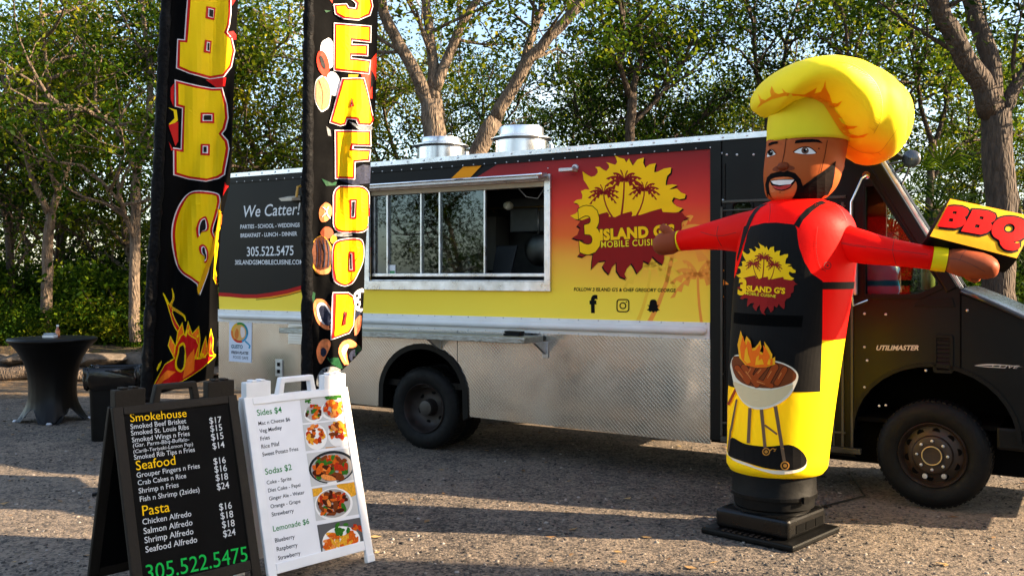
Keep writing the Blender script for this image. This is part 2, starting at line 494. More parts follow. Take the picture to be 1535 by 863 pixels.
# ------------------------------------------------------------------ trees
M_leaf = island_mat('leaf', [(0, (.005, .020, .0015)), (.5, (.024, .058, .003)), (.72, (.10, .145, .006)), (1, (.27, .25, .012))], 0.55, 0.42, 0.06)
M_leaf2 = island_mat('leaf warm', [(0, (.010, .028, .002)), (.45, (.045, .080, .004)), (.72, (.16, .18, .008)), (1, (.36, .30, .014))], 0.55, 0.45, 0.06)
M_leafd = island_mat('leaf dark', [(0, (.003, .011, .001)), (.55, (.011, .029, .002)), (.8, (.042, .072, .004)), (1, (.15, .155, .008))], 0.55, 0.38, 0.05)
def bark(name, c0, c1):
    m = bpy.data.materials.new(name); m.use_nodes = True; n = m.node_tree; L = n.links.new; p = n.nodes['Principled BSDF']
    t = n.nodes.new('ShaderNodeTexCoord'); mp = n.nodes.new('ShaderNodeMapping'); mp.inputs['Scale'].default_value = (1, 1, 0.28)
    L(t.outputs['Object'], mp.inputs[0])
    z = n.nodes.new('ShaderNodeTexNoise'); z.inputs['Scale'].default_value = 16; z.inputs['Detail'].default_value = 8; z.inputs['Roughness'].default_value = 0.65
    L(mp.outputs[0], z.inputs['Vector'])
    v = n.nodes.new('ShaderNodeTexVoronoi'); v.inputs['Scale'].default_value = 22; v.feature = 'DISTANCE_TO_EDGE'; L(mp.outputs[0], v.inputs['Vector'])
    cr = n.nodes.new('ShaderNodeValToRGB'); cr.color_ramp.elements[0].position = .3; cr.color_ramp.elements[1].position = .7
    cr.color_ramp.elements[0].color = c0; cr.color_ramp.elements[1].color = c1
    L(z.outputs['Fac'], cr.inputs[0]); L(cr.outputs[0], p.inputs['Base Color']); p.inputs['Roughness'].default_value = .9
    a = n.nodes.new('ShaderNodeMath'); a.operation = 'MULTIPLY_ADD'; a.inputs[1].default_value = 2.0
    L(v.outputs['Distance'], a.inputs[0]); L(z.outputs['Fac'], a.inputs[2])
    b = n.nodes.new('ShaderNodeBump'); b.inputs['Strength'].default_value = .9; b.inputs['Distance'].default_value = .03
    L(a.outputs[0], b.inputs['Height']); L(b.outputs[0], p.inputs['Normal'])
    return m
M_bark = bark('bark', (.038, .026, .018, 1), (.20, .145, .10, 1))
M_barkd = bark('bark dark', (.018, .012, .008, 1), (.085, .057, .038, 1))

def leaf_cloud(r, centers, per, spread, size, flat=0.75):
    C = np.repeat(np.array(centers, float), per, 0); N = len(C)
    P = C + r.randn(N, 3) * spread * np.array([1, 1, flat])
    nrm = r.randn(N, 3) + np.array([0, 0, .9]); nrm /= np.linalg.norm(nrm, axis=1)[:, None]
    t = np.cross(nrm, r.randn(N, 3)); t /= np.linalg.norm(t, axis=1)[:, None]; b = np.cross(nrm, t)
    s = size * (0.6 + 0.8 * r.rand(N))[:, None]
    V = np.stack([P - t * s * .5, P + b * s * .27 + nrm * s * .07, P + t * s * .55, P - b * s * .27 + nrm * s * .07], 1).reshape(-1, 3)
    return V, np.arange(4 * N).reshape(-1, 4)
def bend(r, p, d, L, n, curl, up):
    pts = [np.array(p, float)]; d = np.array(d, float); d /= np.linalg.norm(d)
    for i in range(n):
        d = d + r.randn(3) * curl + np.array([0, 0, up]); d /= np.linalg.norm(d)
        pts.append(pts[-1] + d * L / n)
    return pts, d
class TreeGen:
    def __init__(s, seed):
        s.r = np.random.RandomState(seed); s.mb = MB(); s.cent = []
    def limb(s, pts, r0, r1, n=8):
        # finer, slightly wobbly tube through the given points
        q = []; P = [np.array(p, float) for p in pts]
        for a, b in zip(P[:-1], P[1:]):
            for k in range(3): q.append(a + (b - a) * k / 3 + s.r.randn(3) * r0 * 0.12 * (k > 0))
        q.append(P[-1]); m = len(q)
        s.mb.tube([tuple(v) for v in q], [r0 + (r1 - r0) * i / (m - 1) for i in range(m)], n)
        return q
    def twigs(s, pts, nb=6, ln=1.5, r0=0.035, t0=0.3, sub=4, down=0.0):
        r = s.r; m = len(pts)
        for k in range(nb):
            t = t0 + (1 - t0) * (k + r.rand()) / nb; i = min(int(t * (m - 1)), m - 2); f = t * (m - 1) - i
            p = pts[i] * (1 - f) + pts[i + 1] * f; d = pts[i + 1] - pts[i]; d /= np.linalg.norm(d) + 1e-9
            w = r.randn(3) * np.array([1, 1, .6]); w /= np.linalg.norm(w)
            q, dd = bend(r, p, d * .6 + w * 1.0 + np.array([0, 0, .15 - down]), ln * (.6 + .7 * r.rand()), 4, .22, .03 - down * .1)
            s.mb.tube([tuple(v) for v in q], [r0 * (1 - .2 * j) for j in range(5)], 5, cap=False)
            s.cent += [q[3], q[4]]
            for j in range(sub):
                a = q[1 + r.randint(4)]; w = r.randn(3); w /= np.linalg.norm(w)
                e, _ = bend(r, a, dd * .5 + w, .45 + .5 * r.rand(), 2, .2, 0)
                s.mb.tube([tuple(v) for v in e], [.012, .009, .005], 4, cap=False)
                if r.rand() < .75: s.cent += [e[2]]
    def crown(s, per=26, spread=.2, size=.10):
        return leaf_cloud(s.r, s.cent, int(per * 2.5), spread * 1.0, size * .92)
def plant_tree(gen, label, name, base, mleaf, mbark, per=26, spread=.2, size=.10, group=None, cat='tree', rotz=0):
    t = thing(name, label, cat, base, rotz, group)
    gen.mb.build('trunk', mbark, t, smooth=True)
    V, F = gen.crown(per, spread, size)
    o = bpy.data.objects.new('crown', npmesh('crown', V, F, [mleaf])); COL.objects.link(o); o.parent = t
    return t
def copy_tree(src, base, rotz, sc, label, group=None):
    t = src.copy(); COL.objects.link(t); t.location = base; t.rotation_euler = (0, 0, rotz); t.scale = (sc, sc, sc); t['label'] = label
    if group: t['group'] = group
    elif 'group' in t: del t['group']
    for ch in src.children:
        c = ch.copy(); COL.objects.link(c); c.parent = t
    return t
BED = 0.45
def traced(seed, base_px, Y, limbs, zb=BED, nb=7, ln=1.4, extra=0):
    """a tree whose trunk and main limbs follow the photograph: limbs = [(points in picture, radius at start, at end, leafy 0/1, depth swing)]"""
    g = TreeGen(seed); b = PX(base_px, 0, Y); base = (b.x, Y, zb); B = np.array(base)
    for pts, r0, r1, leafy, sw in limbs:
        P = []
        for i, (x, y) in enumerate(pts):
            P.append(np.array(PX(x, y, Y + sw * i / max(1, len(pts) - 1))) - B)
        q = g.limb(P, r0, r1)
        if leafy: g.twigs(q, int(nb * leafy), ln)
    return g, base
def wild(seed, H=7.5, r0=.14, fork=.3, nl=6, spread=.8, nb=7, ln=1.4, droop=0.0):
    g = TreeGen(seed); r = g.r
    q, d = bend(r, (0, 0, -.1), (r.randn() * .1, r.randn() * .1, 1), H * .8, 7, .09, .05)
    q = g.limb(q, r0, r0 * .25); m = len(q)
    for k in range(nl):
        i = int(m * (fork + (.97 - fork) * k / nl)); i = min(i, m - 1); a = 2.4 * k + r.rand()
        L = H * (.42 - .2 * k / nl) * (.8 + .4 * r.rand())
        p, _ = bend(r, q[i], (math.cos(a) * spread, math.sin(a) * spread, .55), L, 5, .16, .04 - droop)
        p = g.limb(p, r0 * .45 * (1 - .5 * k / nl), .02, 6); g.twigs(p, nb, ln, .03, .25, 4, droop)
    g.twigs(q[-5:], 5, ln * .8)
    return g

# -- the trees whose trunks one can follow in the photograph
g, b = traced(11, 71, 17.0, [([(71, 506), (70, 430), (72, 360), (76, 320)], .11, .085, 0, 0),
    ([(76, 320), (98, 262), (110, 190), (125, 90), (130, -20)], .07, .03, 1.2, .6),
    ([(75, 325), (48, 268), (30, 200), (5, 120), (-20, 30)], .06, .02, 1.3, -.8),
    ([(85, 290), (70, 220), (72, 120), (60, 10)], .045, .02, 1.2, -1.2)], nb=9)
plant_tree(g, 'slim pale-barked tree rising behind the black cocktail table', 'slim_tree', b, M_leaf2, M_bark, 24, .2, .095)
g, b = traced(12, 202, 16.4, [([(203, 512), (201, 420), (203, 330), (205, 262)], .10, .085, 0, 0),
    ([(205, 262), (190, 215), (160, 178), (120, 165), (70, 150)], .06, .03, 1.2, -.9),
    ([(205, 262), (222, 190), (226, 110), (215, 30), (208, -40)], .07, .035, 1.2, .8),
    ([(206, 250), (240, 190), (275, 120), (300, 60), (330, -10)], .055, .02, 1.2, .3),
    ([(203, 360), (188, 325), (183, 305), (150, 270)], .05, .02, .8, -.8)], nb=9)
plant_tree(g, 'slim grey-brown tree forking low, just left of the BBQ flag', 'forked_tree', b, M_leaf, M_bark, 24, .2, .095)
g, b = traced(13, 649, 14.6, [([(650, 480), (650, 330), (650, 220), (647, 150)], .20, .165, 0, 0),
    ([(645, 165), (628, 120), (600, 70), (575, 20), (560, -50)], .11, .07, .7, -.4),
    ([(650, 150), (650, 100), (643, 40), (635, -40)], .10, .06, .7, .3),
    ([(652, 135), (672, 85), (690, 40), (716, 0), (740, -50)], .09, .05, .8, .3)], nb=8, ln=1.5)
plant_tree(g, 'thick pale tree with three bare limbs rising behind the left roof fan', 'limbed_tree', b, M_leaf2, M_bark, 20, .22, .10)
g, b = traced(14, 690, 15.2, [([(640, 480), (672, 330), (712, 235), (742, 180)], .16, .135, 0, 0),
    ([(742, 180), (770, 130), (796, 85), (840, 40), (885, -10), (920, -60)], .11, .07, .7, -.3),
    ([(785, 100), (795, 60), (812, 15), (818, -50)], .075, .05, .8, .4)], nb=8, ln=1.5)
plant_tree(g, 'pale tree leaning right over the truck between the two roof fans', 'leaning_tree', b, M_leaf, M_bark, 20, .22, .10)
g, b = traced(15, 945, 17.0, [([(948, 480), (946, 330), (944, 215), (948, 140)], .11, .08, 0, 0),
    ([(948, 140), (960, 90), (958, 20), (964, -50)], .06, .04, 1.2, .4),
    ([(946, 150), (930, 100), (935, 40), (920, -40)], .055, .03, 1.2, -.8),
    ([(946, 190), (985, 150), (1020, 100), (1050, 60)], .04, .02, 1, .5)], nb=9)
plant_tree(g, 'thin upright tree showing above the truck roof by the sun logo', 'thin_tree', b, M_leaf, M_barkd, 24, .2, .10)
g, b = traced(16, 1494, 12.4, [([(1500, 500), (1498, 400), (1496, 250), (1492, 165)], .215, .19, 0, 0),
    ([(1484, 170), (1470, 120), (1440, 75), (1412, 25), (1395, -50)], .16, .11, .5, -.5),
    ([(1490, 165), (1487, 100), (1470, 45), (1452, -10), (1445, -60)], .13, .10, .5, .4),
    ([(1502, 170), (1522, 130), (1550, 95), (1600, 40)], .10, .06, .8, .2)], zb=0.0, nb=7, ln=1.4)
plant_tree(g, 'big rough-barked dark tree behind the BBQ box sign', 'rough_tree', b, M_leafd, M_barkd, 20, .22, .10)
for sd, px, Y, hi, lab in ((17, 1396, 17.5, 240, 'thin dark tree seen just right of the yellow chef hat'), (18, 1150, 18.5, 190, 'thin dark tree hidden low behind the chef, its crown above the hat'),
                           (19, 322, 18.5, 270, 'dark thin tree between the BBQ flag and the SEAFOOD flag'), (20, 15, 18.5, 380, 'dark thin tree at the left edge of the picture'),
                           (21, 1290, 17.2, 200, 'thin dark tree right behind the top of the chef hat')):
    g, b = traced(sd, px, Y, [([(px + 3, 500), (px, 380), (px - 3, 300), (px + 2, hi - 30)], .085, .065, 0, 0),
        ([(px + 2, hi - 20), (px - 16, hi - 80), (px - 22, hi - 160), (px - 50, hi - 260)], .05, .02, 1.2, -.6),
        ([(px + 2, hi - 10), (px + 22, hi - 80), (px + 34, hi - 150), (px + 60, hi - 230)], .05, .02, 1.2, .6),
        ([(px, hi + 30), (px + 40, hi - 20), (px + 90, hi - 60)], .035, .015, .9, .3)], nb=8)
    plant_tree(g, lab, 'thin_tree', b, M_leaf if sd % 2 else M_leafd, M_barkd, 22, .21, .10)

# -- rows of trees further back, a few kinds copied
kinds = []
for k, (sd, mlf, mbk) in enumerate(((31, M_leafd, M_barkd), (32, M_leaf, M_barkd), (33, M_leaf2, M_bark))):
    g = wild(sd, 7.6 + .4 * k, .13, .16, 9, .85, 7, 1.35, .02)
    kinds.append((g, mlf, mbk))
r = random.Random(5); proto = {}
lab3 = ['dense dark leafy tree standing in the row behind the trunks', 'leafy green tree standing in the row behind the trunks', 'yellow-green sunlit tree standing in the row behind the trunks']
spots = []
for i in range(10): spots.append((-13.5 + 3.05 * i + r.uniform(-.6, .6), 20.5 + r.uniform(-.8, 1.2), r.choice((1, 2, 0, 2, 0)), r.uniform(.8, 1.0)))
for i in range(10): spots.append((-17.5 + 3.9 * i + r.uniform(-.8, .8), 26.0 + r.uniform(-1, 2), r.choice((0, 0, 1)), r.uniform(.8, 1.0)))
for x, y, k, sc in spots:
    base = (x, y, .5); rz = r.uniform(0, 6.28)
    if k not in proto:
        g, mlf, mbk = kinds[k]; proto[k] = plant_tree(g, lab3[k], 'leafy_tree', base, mlf, mbk, 22, .23, .105, 'trees in the rows behind', rotz=rz); proto[k].scale = (sc,) * 3
    else: copy_tree(proto[k], base, rz, sc, lab3[k], 'trees in the rows behind')
# trees across the lot, behind the photographer, mirrored in the serving window and the metal
for i, (x, y) in enumerate(((-13, -5), (-9.5, -11), (-4, -14), (-17, 1.5), (-19, -9))):
    copy_tree(proto[0], (x, y, 0), i * 1.3, .75 + .1 * (i % 2), 'leafy tree across the lot, mirrored in the serving window', 'trees across the lot')

# unseen stucco block added beyond the right edge to shade the menu boards
M_stucco = mat('stucco', rgb(186, 170, 146), .85, var=.12, vscale=3, bump=.3, bscale=60)
bs = thing('shade_block', 'plain stucco block added out of view to the right to shade the boards', 'shade blocker', (9.0, 4.15, 0), R(-9))
mb = MB(); mb.box(0, 8, -14, 0, 0, 6.2); mb.build('wall', M_stucco, bs); mb = MB(); mb.box(-.15, 8.15, -14.15, .03, 6.2, 6.5); mb.build('roof', mat('roof edge', rgb(90, 84, 78), .7), bs)
for k in range(4):
    for z in (.9, 3.8):
        mb = MB(); mb.box(-.04, -.003, -12.5 + 3.4 * k, -11 + 3.4 * k, z, z + 1.5); w_ = mb.build('window', mat('dark pane', rgb(40, 48, 54), .1), bs)
        mb = MB(); mb.box(-.10, -.003, -12.6 + 3.4 * k, -10.9 + 3.4 * k, z - .1, z - .01); mb.build('sill', M_stucco, w_)

# -- shrubs and undergrowth between the trunks
def shrub(seed, h, w, n=60):
    g = TreeGen(seed); r = g.r
    for k in range(n // 6):
        a = r.rand() * 6.28; q, d = bend(r, (r.randn() * w * .12, r.randn() * w * .12, 0), (math.cos(a) * .6, math.sin(a) * .6, 1), h * (.5 + .5 * r.rand()), 4, .2, 0)
        g.mb.tube([tuple(v) for v in q], [.02, .017, .013, .01, .006], 5, cap=False)
        for v in q[1:]:
            for _ in range(3): g.cent.append(v + r.randn(3) * w * .22)
    return g
sk = [shrub(41, 1.3, 1.5), shrub(42, .9, 1.2, 48), shrub(43, 1.7, 1.8, 72)]
sproto = {}; r = random.Random(9)
sl = ['leafy shrub growing under the trees beyond the dirt path', 'low spreading shrub growing under the trees beyond the dirt path', 'tall dark shrub growing under the trees beyond the dirt path']
sspots = []
for i in range(20): sspots.append((-12.5 + 1.28 * i + r.uniform(-.3, .3), 18.2 + r.uniform(-.6, .9), r.choice((0, 1, 2, 2)), r.uniform(.75, 1.15)))
for i in range(15): sspots.append((-14.5 + 2.0 * i + r.uniform(-.4, .4), 22.8 + r.uniform(-.8, .9), 2, r.uniform(1.0, 1.5)))
sspots += [(-9.3, 16.9, 1, .6), (-8.4, 16.9, 0, .55), (-7.1, 17.2, 1, .6), (-6.4, 17.0, 0, .5), (7.2, 13.6, 1, .8), (8.6, 14.0, 0, .9), (6.2, 15.0, 2, .8), (8.0, 15.5, 2, 1.0)]
for x, y, k, sc in sspots:
    base = (x, y, .43 if y > 15.9 else 0.0); rz = r.uniform(0, 6.28)
    if k not in sproto:
        sproto[k] = plant_tree(sk[k], sl[k], 'shrub', base, (M_leaf, M_leaf2, M_leafd)[k], M_barkd, 34, .16, .095, 'shrubs under the trees', 'shrub', rz)
        sproto[k].children[0].name = 'stem'; sproto[k].scale = (sc,) * 3
    else: copy_tree(sproto[k], base, rz, sc, sl[k], 'shrubs under the trees')
# palmettos with hanging fans behind the cab
def palm_plant(seed, base, label, H=2.0, nf=16, L=1.1):
    r = random.Random(seed); t = thing('palm_tree', label, 'palm', base)
    m = MB(); m.tube([(0, 0, -.1), (.04, .02, H * .5), (.0, .05, H)], [.13, .11, .10], 8); m.build('trunk', M_barkd, t, smooth=True)
    m = MB()
    for k in range(nf):
        a = k * 2.4 + r.random() * .4; el = r.uniform(-.7, 1.1); d = Vector((math.cos(a) * math.cos(el), math.sin(a) * math.cos(el), math.sin(el)))
        o = Vector((0, .05, H)); q = o + d * L * .6; m.tube([o, q], [.014, .009], 4)
        s = d.cross(Vector((0, 0, 1))).normalized(); u = s.cross(d)
        for j in range(17):
            b = (j - 8) / 8 * 1.5; e = d * math.cos(b) + s * math.sin(b); ln = L * .62 * (1 - .35 * abs(b) / 1.5)
            tip = q + e * ln - Vector((0, 0, .22 * ln + .1)); mid = q + e * ln * .55
            w = e.cross(u).normalized() * .02
            m.add([q, mid + w, tip, mid - w], [(0, 1, 2, 3)])
    m.open = True; m.build('fronds', M_leafd, t)
    return t
palm_plant(1, (5.35, 13.4, 0), 'low fan palm with drooping dark fronds behind the truck windshield', 2.3)
palm_plant(2, (6.5, 14.6, 0), 'fan palm in shade right of the truck windshield, partly behind the box sign', 2.7, 18, 1.2)

# ------------------------------------------------------------------ stone border of the bed
M_rock = mat('rock', (.085, .066, .05, 1), .9, var=.5, vscale=7, bump=1.0, bscale=14)
M_log = bark('log', (.06, .04, .027, 1), (.22, .16, .11, 1))
def boulder(seed, sx, sy, sz):
    r = random.Random(seed); bm = bmesh.new(); bmesh.ops.create_icosphere(bm, subdivisions=3, radius=1)
    ax = [(Vector((r.gauss(0, 1), r.gauss(0, 1), r.gauss(0, 1))).normalized(), r.uniform(.55, .85)) for _ in range(9)]
    for v in bm.verts:
        c = v.co.copy()
        for n, d in ax:
            k = c.dot(n)
            if k > d: c -= n * (k - d) * .85
        v.co = Vector((c.x * sx, c.y * sy, c.z * sz))
    me = bpy.data.meshes.new('border_stone'); bm.to_mesh(me); bm.free(); me.materials.append(M_rock)
    me.polygons.foreach_set('use_smooth', [True] * len(me.polygons)); me.set_sharp_from_angle(angle=R(25))
    return me
bmsh = [boulder(s, *d) for s, d in ((1, (.46, .3, .15)), (2, (.34, .28, .17)), (3, (.55, .3, .12)), (4, (.38, .26, .14)))]
r = random.Random(12); x = -10.2; i = 0
while x < 11.0:
    w = r.uniform(.5, .85)
    for lay in (0, 1, 2):
        if lay == 2 and r.random() < .35: continue
        o = bpy.data.objects.new('border_stone', bmsh[r.randrange(4)]); COL.objects.link(o)
        o.location = (x + lay * .3 + r.uniform(-.05, .05), 15.75 + lay * .12 + r.uniform(-.12, .1), .10 + lay * .2); o.rotation_euler = (r.uniform(-.2, .2), r.uniform(-.2, .2), r.uniform(0, 6.28))
        o.scale = (w / .75,) * 3
        tag(o, 'rough brown stone stacked in the low border of the planting bed', 'stone', 'stones of the bed border')
    x += w * .8
for x0, y0, z0, L, a, rad in ((-8.3, 15.35, .12, 1.7, .1, .11), (-9.6, 15.2, .09, 1.2, -.2, .08), (-6.6, 15.3, .1, 1.4, .25, .09)):
    m = MB(); pts = [(-L / 2 + L * k / 5, .03 * math.sin(k * 2), .02 * math.cos(k * 3)) for k in range(6)]
    m.tube(pts, [rad * .9, rad, rad * 1.05, rad, rad * .95, rad * .85], 10)
    o = m.build('fallen_log', M_log, None, smooth=True, auto=R(40)); o.location = (x0, y0, z0); o.rotation_euler = (0, 0, a)
    tag(o, {.1: 'longest fallen log lying before the stone border', -.2: 'thin short log lying at the far left before the stone border', .25: 'fallen log lying before the border behind the rubbish bin'}[a], 'log')
# curled dry leaves lying about
_q = np.random.RandomState(4); _near = [(x, y, .012) for x, y in zip(_q.uniform(-4.5, 4.5, 170), _q.uniform(5.0, 10, 170))]
V, F = leaf_cloud(np.random.RandomState(8), _near + [(x, y, .012) for x, y in zip(np.random.RandomState(1).uniform(-9, 9, 700), np.random.RandomState(2).uniform(9.5, 15.5, 700))], 1, 0.0, .07)
V[:, 2] = np.abs(V[:, 2] - .012) * .4 + .008
M_dry = island_mat('dry leaf', [(0, (.12, .06, .025)), (.6, (.28, .16, .06)), (1, (.40, .28, .12))], .8)
o = bpy.data.objects.new('fallen_leaves', npmesh('fallen_leaves', V, F, [M_dry])); COL.objects.link(o); o['kind'] = 'stuff'
# ------------------------------------------------------------------ shared object materials
M_black = mat('black paint', rgb(9, 9, 9), .38, var=.12, vscale=5, spec=.18)
M_bodyblack = mat('black body wrap', rgb(13, 14, 16), .36, var=.10, vscale=3, spec=.13)
M_blackmatte = mat('black plastic', rgb(8, 8, 8), .45, var=.15, vscale=12, bump=.08, bscale=90, spec=.16)
M_dark = mat('dark inside', rgb(8, 8, 8), .9, spec=.05)
M_alu = mat('aluminium trim', (.70, .71, .73, 1), .32, .9, var=.25, vscale=9, bump=.05, bscale=60)
M_alud = mat('dull aluminium', (.48, .48, .49, 1), .42, .85, var=.3, vscale=10, bump=.08, bscale=50)
M_white = mat('white enamel', rgb(222, 222, 220), .4, var=.06, vscale=5)
M_cream = mat('cream underside', rgb(190, 180, 160), .5, var=.1)
M_chrome = mat('chrome', (.8, .8, .82, 1), .12, 1.0)
M_tyre = mat('tyre rubber', rgb(9, 9, 9), .65, var=.2, vscale=20, bump=.15, bscale=80, spec=.2)
M_rim = mat('brown wheel paint', rgb(48, 36, 27), .5, .3, var=.3, vscale=14)
M_rimd = mat('dark wheel paint', rgb(38, 30, 26), .55, .2, var=.3, vscale=14)
M_red = mat('print red', rgb(178, 26, 24), .45)
M_dkred = mat('print dark red', rgb(142, 24, 22), .45, var=.06)
M_orange = mat('print orange', rgb(240, 150, 20), .45)
M_sun = mat('print sun yellow', rgb(255, 200, 16), .45, var=.04)
M_yell = mat('print yellow', rgb(250, 222, 40), .45)
M_ink = mat('print black', rgb(10, 9, 8), .7, spec=.12)
M_inkw = mat('print white', rgb(225, 228, 230), .5)
M_orange2 = mat('print palm orange', rgb(244, 160, 62), .45)
M_palmr = mat('print palm red', rgb(236, 116, 52), .45)
M_palmy = mat('print palm yellow', rgb(246, 200, 60), .45)
M_pane = glass('window glass', (.46, .50, .50, 1), .93)
M_cabpane = glass('cab glass', (.55, .62, .55, 1), .985)

def ramp_mat(name, axis, stops, rough=.42, wob=.05, lo=0, hi=1, wscale=1.2):
    """printed colour gradient along one object axis"""
    m = bpy.data.materials.new(name); m.use_nodes = True; n = m.node_tree; L = n.links.new; p = n.nodes['Principled BSDF']
    t = n.nodes.new('ShaderNodeTexCoord'); s = n.nodes.new('ShaderNodeSeparateXYZ'); L(t.outputs['Object'], s.inputs[0])
    z = n.nodes.new('ShaderNodeTexNoise'); z.inputs['Scale'].default_value = wscale; L(t.outputs['Object'], z.inputs['Vector'])
    mr = n.nodes.new('ShaderNodeMapRange'); mr.inputs[1].default_value = lo; mr.inputs[2].default_value = hi; L(s.outputs[axis], mr.inputs[0])
    a = n.nodes.new('ShaderNodeMath'); a.operation = 'MULTIPLY_ADD'; a.inputs[1].default_value = wob * 2; L(z.outputs['Fac'], a.inputs[0]); L(mr.outputs[0], a.inputs[2])
    b = n.nodes.new('ShaderNodeMath'); b.operation = 'SUBTRACT'; b.inputs[1].default_value = wob; L(a.outputs[0], b.inputs[0])
    cr = n.nodes.new('ShaderNodeValToRGB'); e = cr.color_ramp.elements
    while len(e) < len(stops): e.new(.5)
    for el, (pos, c) in zip(e, stops): el.position = pos; el.color = c
    L(b.outputs[0], cr.inputs[0]); L(cr.outputs[0], p.inputs['Base Color']); p.inputs['Roughness'].default_value = .5; p.inputs['Specular IOR Level'].default_value = .12
    return m
M_grad = ramp_mat('sunset print', 2, [(0, rgb(255, 226, 76)), (.16, rgb(255, 220, 66)), (.36, rgb(250, 180, 62)), (.52, rgb(240, 110, 46)), (.70, rgb(222, 62, 48)), (.88, rgb(170, 44, 44)), (1, rgb(128, 38, 40))], .40, .10, 1.30, 2.74, .9)

def diamond_mat():
    m = bpy.data.materials.new('diamond plate'); m.use_nodes = True; n = m.node_tree; L = n.links.new; p = n.nodes['Principled BSDF']
    p.inputs['Metallic'].default_value = 1; p.inputs['Base Color'].default_value = (.47, .455, .44, 1)
    t = n.nodes.new('ShaderNodeTexCoord')
    def lugs(rot, off):
        mp = n.nodes.new('ShaderNodeMapping'); mp.inputs['Rotation'].default_value = (0, rot, 0); mp.inputs['Location'].default_value = off
        L(t.outputs['Object'], mp.inputs[0]); s = n.nodes.new('ShaderNodeSeparateXYZ'); L(mp.outputs[0], s.inputs[0])
        out = []
        for ax, per, half in ((0, .025, .80), (2, .025, .30)):
            d = n.nodes.new('ShaderNodeMath'); d.operation = 'DIVIDE'; d.inputs[1].default_value = per; L(s.outputs[ax], d.inputs[0])
            f = n.nodes.new('ShaderNodeMath'); f.operation = 'PINGPONG'; f.inputs[1].default_value = .5; L(d.outputs[0], f.inputs[0])
            q = n.nodes.new('ShaderNodeMapRange'); q.interpolation_type = 'SMOOTHSTEP'; q.inputs[1].default_value = half * .5; q.inputs[2].default_value = half * .5 * .3; L(f.outputs[0], q.inputs[0])
            out.append(q)
        k = n.nodes.new('ShaderNodeMath'); k.operation = 'MULTIPLY'; L(out[0].outputs[0], k.inputs[0]); L(out[1].outputs[0], k.inputs[1]); return k
    a = lugs(R(45), (0, 0, 0)); b = lugs(R(-45), (.0125, 0, .0))
    mx_ = n.nodes.new('ShaderNodeMath'); mx_.operation = 'MAXIMUM'; L(a.outputs[0], mx_.inputs[0]); L(b.outputs[0], mx_.inputs[1])
    z = n.nodes.new('ShaderNodeTexNoise'); z.inputs['Scale'].default_value = 3.5; z.inputs['Detail'].default_value = 5; L(t.outputs['Object'], z.inputs['Vector'])
    r = n.nodes.new('ShaderNodeMapRange'); r.inputs[1].default_value = .35; r.inputs[2].default_value = .7; r.inputs[3].default_value = .09; r.inputs[4].default_value = .24; L(z.outputs['Fac'], r.inputs[0])
    L(r.outputs[0], p.inputs['Roughness'])
    z2 = n.nodes.new('ShaderNodeTexNoise'); z2.inputs['Scale'].default_value = 1.6; z2.inputs['Detail'].default_value = 3; L(t.outputs['Object'], z2.inputs['Vector'])
    b0 = n.nodes.new('ShaderNodeBump'); b0.inputs['Strength'].default_value = .12; b0.inputs['Distance'].default_value = .05; L(z2.outputs['Fac'], b0.inputs['Height'])
    bp = n.nodes.new('ShaderNodeBump'); bp.inputs['Strength'].default_value = .20; bp.inputs['Distance'].default_value = .004; L(mx_.outputs[0], bp.inputs['Height']); L(b0.outputs[0], bp.inputs['Normal'])
    L(bp.outputs[0], p.inputs['Normal'])
    return m
M_plate = diamond_mat()

# ------------------------------------------------------------------ the food truck
TO = Vector((1.618, 7.777, 0)); TA = R(-31.5)
TU = Vector((math.cos(TA), math.sin(TA), 0)); TV = Vector((-math.sin(TA), math.cos(TA), 0))
truck = thing('food_truck', 'long black step van food truck with red and yellow sunset print and open serving window', 'food truck', TO, TA)
def T(px, py, t=0.0):
    d = ray(px, py); k = ((TO + TV * t).dot(TV)) / d.dot(TV); P = d * k
    return ((P - TO).dot(TU), EYE + P.z)
def Tmap(t):
    return lambda x, y, lift: Vector((x, t - lift, y))
def slab(mb, polys, t0, t1, mi=0):
    vs, fs = fill(polys)
    k = len(vs)
    mb.add([(x, t0, y) for x, y in vs] + [(x, t1, y) for x, y in vs], [tuple(f) for f in fs] + [tuple(i + k for i in reversed(f)) for f in fs], mi)
    for p in polys:
        m = len(p)
        mb.add([(x, t0, y) for x, y in p] + [(x, t1, y) for x, y in p], [(i, (i + 1) % m, m + (i + 1) % m, m + i) for i in range(m)], mi)
S0, WID, ZT = -5.79, 2.25, 2.80
# opening of the serving window
wl, wr = T(556, 400)[0], T(818, 400)[0]; wz0, wz1 = T(822, 428)[1] + .035, T(822, 268)[1] - .02
hole = [(wl, wz0), (wr, wz0), (wr, wz1), (wl, wz1)]
rz_t, rz_b = 1.303, 1.194
mb = MB()
slab(mb, [[(S0, rz_b), (.10, rz_b), (.10, ZT), (S0, ZT)], hole], 0, .05)                       # near wall
mb.box(S0, .10, WID - .05, WID, .45, ZT)                                                       # far wall
mb.box(S0, S0 + .05, .05, WID - .05, .45, ZT)                                                  # rear wall
mb.box(S0 - .004, 1.14, -.004, WID + .004, ZT, ZT + .02)                                       # roof sheet
mb.box(S0 + .05, .05, .051, WID - .05, .60, .66)                                               # floor
mb.box(.05, .10, .051, WID - .05, .60, ZT - .002)                                              # bulkhead
body = mb.build('body', M_bodyblack, truck)
